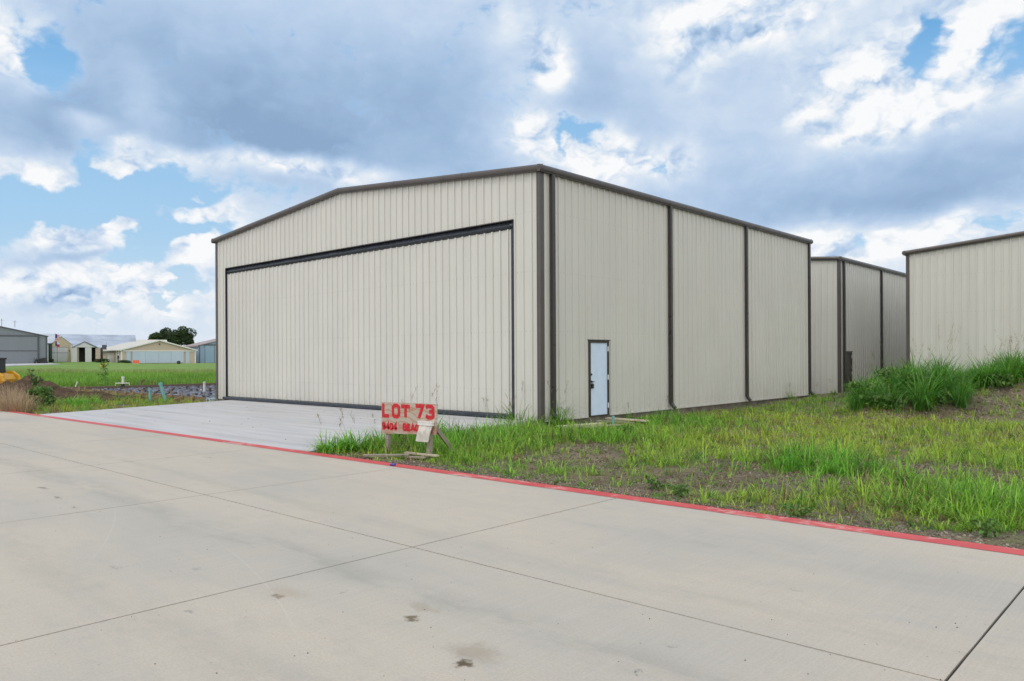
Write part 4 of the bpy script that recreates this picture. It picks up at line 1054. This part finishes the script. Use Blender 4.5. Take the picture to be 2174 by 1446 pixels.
while k < 66 and tries < 4000:
    tries += 1
    d = random.uniform(23.1, 28.5); px_ = random.uniform(1815, 2240) if k < 46 else random.uniform(2075, 2240); p_ = at(px_, 800, d); x, y = p_.x, p_.y
    if mound_h(x, y) < .14: continue
    if px_ > 2050 and d < 25.2: continue
    if 2040 < px_ < 2075 and random.random() < .8: continue
    k += 1
    clump(x, y, random.uniform(.85, 1.4) * (1.2 if 1940 < px_ < 2080 else .95), random.randint(60, 110), .026, 'coarse arching dark green grass clump growing on the dirt mound', 'grass clumps on the dirt mound', DK * .5 + GG * .5 if random.random() < .5 else DK * 1.1, random.choice((0, 1, 1, 2)), lean=.66)
for px_, py_, h, n in ((1168, 906, 1.35, 90), (1150, 902, 1.25, 60), (1128, 905, 1.4, 50), (1188, 912, .9, 60), (1100, 908, 1.2, 50), (1075, 915, .9, 50), (1140, 912, 1.1, 70), (1040, 918, .8, 50)):
    p_ = gp(px_, py_); clump(p_.x, p_.y, h, n, .026, 'tall arching grass clump at the front corner of the large hangar', 'grass clumps at the hangar corner', GG * .62, 2, lean=.58)
for px_, py_, h, n in ((692, 960, .5, 90), (704, 952, .75, 110), (716, 960, .5, 90), (728, 946, .9, 120), (740, 958, .6, 100), (752, 945, .95, 120), (764, 958, .6, 100), (776, 942, 1., 120), (788, 952, .8, 110), (800, 940, 1., 110), (806, 958, .5, 80), (815, 945, .7, 90)):
    p_ = gp(px_, py_)
    if p_.x < -.25: p_ = Vector((-.2 + random.random() * .3, p_.y, 0))
    clump(p_.x, p_.y, h, n, .021, 'tall green grass clump left of the lot sign at the apron corner', 'grass clumps beside the lot sign', GG, 1)
for px_, py_, h, n in ((850, 952, .45, 70), (890, 945, .55, 70), (935, 955, .5, 80), (965, 945, .55, 70), (1000, 958, .45, 70), (980, 975, .35, 70), (915, 935, .6, 70)):
    p_ = gp(px_, py_); clump(p_.x, p_.y, h, n, .013, 'bushy green grass clump behind and right of the lot sign', 'grass clumps behind the lot sign', GG * .9, 0, spread=.3)
for px_, py_, h in ((1262, 888, .4), (1610, 852, .55), (1648, 846, .5), (1700, 842, .5), (1355, 882, .45)):
    p_ = gp(px_, py_); p_.x = max(p_.x, .22); clump(p_.x, p_.y, h, 40, .014, 'thin grass tuft against the foot of the side wall', 'grass tufts along the side wall', GG * .7 + DRY * .12, 1, spread=.12)
for px_, py_ in ((10, 868), (28, 872), (48, 874), (20, 858), (62, 866)):
    p_ = gp(px_, py_); clump(p_.x, p_.y, .95, 320, .016, 'dry tan grass clump at the left edge of the road', 'dry grass clumps at the left edge', np.array([.50, .37, .24]), 0, lean=.32, spread=.45)
for px_, py_ in ((150, 862), (170, 862), (196, 861)):
    p_ = gp(px_, py_); clump(p_.x, p_.y, .62, 170, .02, 'fresh green grass clump left of the teal pipes', 'green grass clumps left of the teal pipes', GG * 1.1, 0, spread=.35)

# --- broadleaf weeds
def weed(px_, py_, h, r_, n, size, label, cols=MG, name='weed', group=None, flowers=0, d=None):
    p_ = gp(px_, py_) if d is None else far(px_, py_, d)
    rt = thing(name, label, 'weed', (p_.x, p_.y, gz(p_.x, p_.y) if d is None or d > 0 else p_.z), 0, group)
    m_ = MB(); tips = []
    for k in range(5):
        a = k * 1.3 + random.random(); tx, ty, tz = math.cos(a) * r_ * .5, math.sin(a) * r_ * .5, h * random.uniform(.75, 1.)
        m_.tube([(0, 0, -.03), (tx * .4, ty * .4, tz * .55), (tx, ty, tz)], [.012, .009, .004], 5); tips.append((tx, ty, tz))
    m_.build('stem', M['leaf_stem'], rt)
    cs = [(math.cos(a) * r_ * .55, math.sin(a) * r_ * .55, h * z_) for a, z_ in zip(np.arange(8) * .9, (.25, .4, .55, .7, .85, .45, .3, .6))] + tips
    f = fast_mesh('leaves', *leafcloud(cs, [(r_ * .42, r_ * .42, h * .16)] * len(cs), n, size, cols, bias=.2), M['leaf']); f.parent = rt
    for k in range(flowers):
        tx, ty, tz = tips[k % 5]; m_ = MB()
        for q_ in range(10):
            a = q_ * .628; m_.add([(tx, ty, tz + .03), (tx + math.cos(a - .25) * .10, ty - .03, tz + .03 + math.sin(a - .25) * .10), (tx + math.cos(a) * .2, ty - .05, tz + .03 + math.sin(a) * .2), (tx + math.cos(a + .25) * .10, ty - .03, tz + .03 + math.sin(a + .25) * .10)], [(0, 1, 2, 3)])
        m_.build('flower', M['petal'], rt)
    return rt
M['leaf_stem'] = simple('green_stem', (.09, .13, .04), .7); M['petal'] = simple('yellow_petal', (.72, .50, .03), .6)
weed(85, 868, .8, .6, 700, .085, 'dark leafy weed by the road at the left of the apron', MG)
weed(78, 862, 1.35, .30, 160, .10, 'tall pale stemmed weed standing over the dark leafy one', [(.16, .22, .08), (.12, .19, .06)])
o = weed(66, 806, .5, .25, 45, .06, 'ragged weed sprouting from the top of the dark soil mound', MG, d=40.2); o.location.z += .95
weed(222, 818, 1.7, .45, 170, .08, 'tall wild sunflower with yellow blooms at the field edge', MG, 'wild_sunflower', None, 4, 58)
for px_, py_, h, r_, lab in ((1445, 1055, .16, .20, 'low broadleaf weed at the stripe below the dark bare patch'), (1390, 1040, .14, .22, 'broad leaved weed by the stripe left of the dark bare patch'), (2090, 1140, .17, .24, 'leafy weed by the stripe near the right edge'), (1690, 1095, .13, .3, 'creeping weed at the stripe in the middle of the right lot'), (1920, 1040, .2, .2, 'grey green weed among the grass on the right lot'), (1330, 930, .3, .3, 'bright leafy weed in the grass below the entry door'), (1352, 884, .34, .25, 'round leafy weed against the wall right of the entry door')):
    weed(px_, py_, h, r_ * .75, 110, .032 if h < .3 else .05, lab, MG)
for px_, d, h, r_, n, lab in ((1850, 25.2, .7, .9, 800, 'spreading dark weed at the left end of the dirt mound'), (1905, 26.0, .65, .8, 700, 'broad dark weed beside the door side of the dirt mound crest'), (1945, 24.9, .5, .8, 500, 'dense low weed in the middle of the dirt mound'), (1870, 23.9, .45, .7, 500, 'bushy weed on the front slope of the dirt mound'), (2120, 25.3, .4, .5, 700, 'small dark weed on the bare right flank of the mound'), (1985, 24.0, .35, .5, 700, 'small bushy weed low on the front of the mound')):
    p_ = at(px_, 820, d); pp = gp(px_, 850); rt = weed(px_, 850, h, r_, n // 2, .075, lab, MG); rt.location = (p_.x, p_.y, gz(p_.x, p_.y) - .03)

# --- loose gravel along the stripe and pebbles on the road
def stones(name, pts, lab, mt):
    m_ = MB()
    for x, y, z, s in pts:
        a = random.random() * 6.28; v = []
        for k in range(6):
            b_ = a + k * 1.047; rr = s * random.uniform(.6, 1.1); v.append((x + math.cos(b_) * rr, y + math.sin(b_) * rr, z))
        t_ = [(x + (p[0] - x) * .55, y + (p[1] - y) * .55, z + s * random.uniform(.5, .9)) for p in v]
        m_.add(v + t_, [tuple(range(6, 12))] + [(k, (k + 1) % 6, 6 + (k + 1) % 6, 6 + k) for k in range(6)])
    return tag(m_.build(name, M[mt]), lab, 'gravel', kind='stuff')
M['gravel'] = simple('pale_gravel', (.27, .24, .195), .9, .35, 11.); M['darkstone'] = simple('dark_grit', (.10, .09, .075), .9, .4, 11.)
pts = []
for _ in range(1300):
    x = random.uniform(-.2, 13.); y = sy(x) + .2 + abs(random.gauss(0, .35)); pts.append((x, y, gz(x, y), random.uniform(.006, .022)))
for c0, r_, r2, k in bare:
    for _ in range(60):
        v = c0 + RV * random.gauss(0, r_ * .6) + NV * random.gauss(0, r2); 
        if inside(v.x, v.y): pts.append((v.x, v.y, gz(v.x, v.y), random.uniform(.008, .03)))
for _ in range(500):
    v = at(random.uniform(1850, 2174), 850, random.uniform(22.8, 25.5)); pts.append((v.x, v.y, gz(v.x, v.y), random.uniform(.01, .05)))
clods = []
for _ in range(3000):
    x = random.uniform(-.2, 13.); y = sy(x) + .19 + abs(random.gauss(0, .4)); clods.append((x, y, gz(x, y) - .003, random.uniform(.006, .026)))
for c0, r_, r2, k in bare + [(dark_c, 1.4, .5, 1.)]:
    for _ in range(240):
        v = c0 + RV * random.gauss(0, r_ * .7) + NV * random.gauss(0, r2 * 1.3)
        if inside(v.x, v.y): clods.append((v.x, v.y, gz(v.x, v.y) - .004, random.uniform(.01, .045)))
for _ in range(900):
    v = at(random.uniform(1830, 2174), 850, random.uniform(22.6, 26)); clods.append((v.x, v.y, gz(v.x, v.y) - .005, random.uniform(.015, .07)))
M['clod'] = simple('soil_clod', (.13, .10, .075), .95, .5, 9.)
stones('soil_clods', clods, 'brown soil clods along the red stripe, on the bare patches and the mound', 'clod')
stones('gravel', pts, 'pale gravel scattered along the red stripe and over the bare patches', 'gravel')
pts = []
for _ in range(110):
    p_ = onz(random.uniform(0, 2174), random.uniform(930, 1446), -.2)
    if p_.y < sy(p_.x) - .2: pts.append((p_.x, p_.y, -.2, random.uniform(.003, .007)))
for _ in range(40):
    x, y = random.uniform(-16, -.6), random.uniform(-6.8, -.3); pts.append((x, y, -.004 + (y + .02) / 6.98 * .194, random.uniform(.008, .022)))
stones('road_grit', pts, 'dark grit scattered over the concrete road and apron', 'darkstone')
p_ = onz(834, 989, -.196); m_ = MB(); m_.tube([(-.055, 0, .022), (-.02, .01, .024), (.0, -.008, .018), (.03, .008, .024), (.05, 0, .022)], [.02, .023, .015, .023, .019], 12)
q_ = m_.build('crushed_can', M['blue_can']); q_.location = p_; q_.rotation_euler = (0, 0, .3); tag(q_, 'crushed blue drink can lying on the red stripe', 'can')

# ------------------------------------------------------------------ light and sky
SUN_EL, SUN_AZ = R(56), math.atan2(-.90, -.36)               # sun high behind the camera's left shoulder
sd = Vector((math.cos(SUN_AZ) * math.cos(SUN_EL), math.sin(SUN_AZ) * math.cos(SUN_EL), math.sin(SUN_EL)))
ld = bpy.data.lights.new('sun', 'SUN'); lo = bpy.data.objects.new('sun', ld); COL.objects.link(lo)
ld.energy = .8; ld.angle = R(14); ld.color = (1., .94, .85); lo.rotation_euler = sd.to_track_quat('Z', 'Y').to_euler()
W_ = bpy.data.worlds.new('World'); SC.world = W_; W_.use_nodes = True
W_.node_tree.nodes.clear(); t = NT(W_.node_tree)
sky = t.n('ShaderNodeTexSky', sky_type='NISHITA', sun_disc=False, sun_elevation=SUN_EL, sun_rotation=math.pi / 2 - SUN_AZ, dust_density=1.2, ozone_density=2.)
D_ = t.n('ShaderNodeTexCoord').outputs['Generated']
ax = t.v('DOT_PRODUCT', D_, tuple(RV)); an = t.v('DOT_PRODUCT', D_, tuple(NV)); az_ = t.n('ShaderNodeSeparateXYZ', {0: D_}).outputs[2]
U = t.m('ARCTAN2', ax, an); VV = t.m('ARCSINE', az_)
uv = t.n('ShaderNodeCombineXYZ', {0: U, 1: VV, 2: 0.}).outputs[0]
P3 = t.v('MULTIPLY', D_, (1, 1, 1.35))
w1 = t.v('SUBTRACT', t.noise(P3, 4.5, 3, .5, 0, 'Color'), (.5, .5, .5)); w2 = t.v('SUBTRACT', t.noise(P3, 20., 5, .55, 0, 'Color'), (.5, .5, .5))
uvw = t.v('ADD', t.v('ADD', uv, t.v('MULTIPLY', w1, (.14, .09, 0))), t.v('MULTIPLY', w2, (.07, .06, 0)))
uvs = t.v('ADD', uv, t.v('ADD', t.v('MULTIPLY', w1, (.13, .08, 0)), t.v('MULTIPLY', w2, (.045, .035, 0))))
def ang_(px, py):
    u = math.atan((px - 1087) / FOC); return u, math.atan((757 - py) / FOC * math.cos(u))
def field(blobs, base, coord):
    acc = base
    for px_, py_, rx, ry, k in blobs:
        u, v = ang_(px_, py_)
        d = t.v('LENGTH', t.v('MULTIPLY', t.v('SUBTRACT', coord, (u, v, 0)), (FOC / rx, FOC / ry, 0)))
        acc = t.m('ADD', acc, t.mr(d, 1.3, .0, 0., k))
    return acc
def billow(vec):                                              # cauliflower heads: folded noise, round tops and creased valleys
    q = t.v('ADD', vec, t.v('MULTIPLY', w2, (.05, .05, .05))); acc = None
    for sc_, w_ in ((9., .50), (20., .28), (43., .15), (92., .08)):
        f = t.m('MULTIPLY', t.m('ABSOLUTE', t.m('SUBTRACT', t.noise(q, sc_, 0, .5), .5)), w_ * 4.4)
        acc = f if acc is None else t.m('ADD', acc, f)
    return acc                                                # about 0 .. 1, mean near .45
bl = billow(P3); bl2 = billow(t.v('ADD', P3, (-.010, -.012, .016)))
relief = t.m('SUBTRACT', bl, bl2)
soft = t.noise(P3, 3., 4, .5); wisp = t.noise(t.v('MULTIPLY', D_, (1, 1, 2.2)), 9., 6, .6, .6)
low = t.mr(VV, .20, .0)                                       # towards the horizon the sky opens into separate cumulus
# coverage: + more cloud, - blue gaps
cov = field([(108, 125, 62, 75, -1.1), (180, 365, 120, 75, -1.2), (300, 395, 110, 45, -.8), (400, 435, 80, 35, -.6), (250, 450, 330, 75, -1.35), (30, 425, 120, 50, -.8), (30, 500, 130, 60, -1.0), (350, 540, 140, 75, -1.0), (420, 600, 70, 60, -.4), (230, 565, 220, 60, -.65), (440, 500, 60, 50, -.4), (120, 640, 200, 35, -.45), (330, 650, 140, 35, -.5),
             (1955, 85, 50, 95, -1.0), (2110, 120, 95, 70, -.8), (1880, 260, 40, 30, -.4), (1235, 288, 52, 13, -.8), (1210, 318, 14, 28, -.7), (1350, 345, 26, 26, -.8), (2080, 475, 150, 30, -.75), (1790, 500, 80, 25, -.35),
             (240, 358, 62, 24, 1.2), (60, 370, 95, 45, 1.0), (75, 310, 40, 16, .5), (28, 447, 36, 15, 1.0), (440, 462, 115, 36, 1.5), (395, 415, 36, 13, .9), (165, 262, 70, 30, .5),
             (170, 520, 140, 42, 1.9), (285, 492, 55, 28, 1.2), (60, 592, 130, 46, 1.3), (200, 610, 110, 42, 1.0), (335, 590, 70, 52, 1.3), (400, 552, 50, 38, 1.1), (450, 545, 34, 60, .9)], 1.02, uvw)
cov = t.m('ADD', cov, t.m('MULTIPLY', t.m('SUBTRACT', bl, .42), t.m('ADD', .95, t.m('MULTIPLY', low, 1.1)))); cov = t.m('ADD', cov, t.m('MULTIPLY', t.m('SUBTRACT', wisp, .5), 1.6))
mask = t.mr(cov, t.m('ADD', .14, t.m('MULTIPLY', low, .26)), t.m('ADD', .84, t.m('MULTIPLY', low, -.24)))
# tone of the cloud: - dark underside, + sunlit
tone = field([(540, 230, 560, 230, -.42), (560, 300, 260, 80, -.22), (380, 140, 250, 130, -.14), (960, 250, 260, 140, -.22), (1270, 200, 110, 120, -.26), (90, 230, 150, 60, -.34), (60, 290, 120, 40, -.2), (980, 120, 300, 120, -.10), (1010, 330, 120, 60, -.14),
              (1750, 400, 420, 100, -.34), (2050, 370, 260, 130, -.26), (1760, 440, 200, 40, -.16), (1500, 250, 260, 160, -.10), (1480, 400, 160, 70, -.06),
              (40, 95, 70, 100, .42), (310, 200, 60, 90, .22), (165, 262, 75, 32, .42), (470, 358, 200, 34, .50), (690, 362, 180, 32, .52), (300, 330, 60, 30, .35), (240, 355, 70, 30, .3), (60, 370, 100, 50, .30), (28, 447, 50, 20, .3),
              (1200, 165, 60, 70, .40), (1110, 305, 150, 45, .30), (1120, 180, 100, 160, .16), (1265, 335, 90, 70, .42), (1390, 340, 70, 60, .30), (1570, 40, 190, 70, .30), (1420, 120, 120, 90, .14), (1880, 210, 190, 120, .36), (1850, 270, 100, 60, .14), (2080, 60, 170, 120, .22), (1960, 140, 120, 110, .14),
              (1720, 530, 190, 60, .40), (1990, 500, 110, 40, .42), (2100, 450, 130, 30, .25), (1650, 60, 120, 60, .12),
              (180, 548, 150, 14, -.30), (120, 640, 160, 18, -.14), (400, 590, 70, 16, -.12), (200, 500, 150, 40, .34), (430, 500, 90, 90, .36), (430, 470, 120, 45, .2), (110, 600, 180, 50, .28), (340, 620, 160, 60, .26)], .50, uvs)
lit = t.mr(tone, .42, .80)                                    # the sunlit heads show their relief, the dark bases stay smooth
tone = t.m('ADD', tone, t.m('MULTIPLY', relief, t.m('ADD', .12, t.m('MULTIPLY', lit, 1.15))))
tone = t.m('ADD', tone, t.m('MULTIPLY', t.m('SUBTRACT', bl, .45), t.m('MULTIPLY', lit, .42)))
tone = t.m('ADD', tone, t.m('MULTIPLY', t.m('SUBTRACT', soft, .5), .34)); tone = t.m('ADD', tone, t.m('MULTIPLY', t.m('SUBTRACT', wisp, .5), .24))
tone = t.m('ADD', tone, t.m('MULTIPLY', low, .10))
tone = t.m('ADD', tone, t.m('MULTIPLY', t.mr(cov, .95, .5), .12))   # thin edges let the light through
tone = t.m('ADD', .09, t.m('MULTIPLY', tone, .88))
behind = t.m('MULTIPLY', t.mr(an, .25, -.35), .85)              # unseen sky behind the viewer, turned warm white to warm the scene's light
glow = t.mr(t.v('DOT_PRODUCT', D_, tuple(Vector((.62, -.62, .48)).normalized())), -.1, .95, 1., 1.75)   # unseen sky glow added behind the viewer to brighten walls and ground
cloud = t.ramp(tone, [(.0, (.27, .40, .60)), (.20, (.36, .51, .72)), (.42, (.50, .635, .825)), (.60, (.66, .76, .885)), (.80, (.83, .875, .93)), (1., (.95, .96, .975))])
blue = t.mix(.85, t.v('MULTIPLY', sky.outputs[0], (1.0, 1.0, 1.0)), t.v('MULTIPLY', t.ramp(t.mr(VV, 0., .5, 0, 1, False), [(0, (.72, .84, .94)), (.3, (.42, .67, .915)), (.62, (.29, .56, .885)), (.74, (.16, .44, .80)), (1., (.09, .33, .72))]), (10, 10, 10)))
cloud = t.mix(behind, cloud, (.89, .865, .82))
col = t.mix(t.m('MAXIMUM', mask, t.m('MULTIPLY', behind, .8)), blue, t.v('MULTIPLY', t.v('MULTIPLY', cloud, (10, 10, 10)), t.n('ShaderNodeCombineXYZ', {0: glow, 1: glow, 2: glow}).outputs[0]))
hz = t.mr(VV, .085, .0)
col = t.mix(t.m('MULTIPLY', hz, .55), col, (7.6, 8.2, 8.9))
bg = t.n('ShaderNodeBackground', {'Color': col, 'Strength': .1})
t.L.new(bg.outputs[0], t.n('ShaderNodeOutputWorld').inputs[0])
W_.cycles.sampling_method = 'MANUAL'; W_.cycles.sample_map_resolution = 512

vs = SC.view_settings; vs.view_transform = 'Standard'; vs.look = 'None'; vs.exposure = 0; vs.gamma = 1; vs.use_curve_mapping = False
SC.cycles.use_denoising = True
SC.cycles.max_bounces = 6; SC.cycles.diffuse_bounces = 3; SC.cycles.glossy_bounces = 3; SC.cycles.transmission_bounces = 3; SC.cycles.transparent_max_bounces = 6
SC.cycles.caustics_reflective = False; SC.cycles.caustics_refractive = False
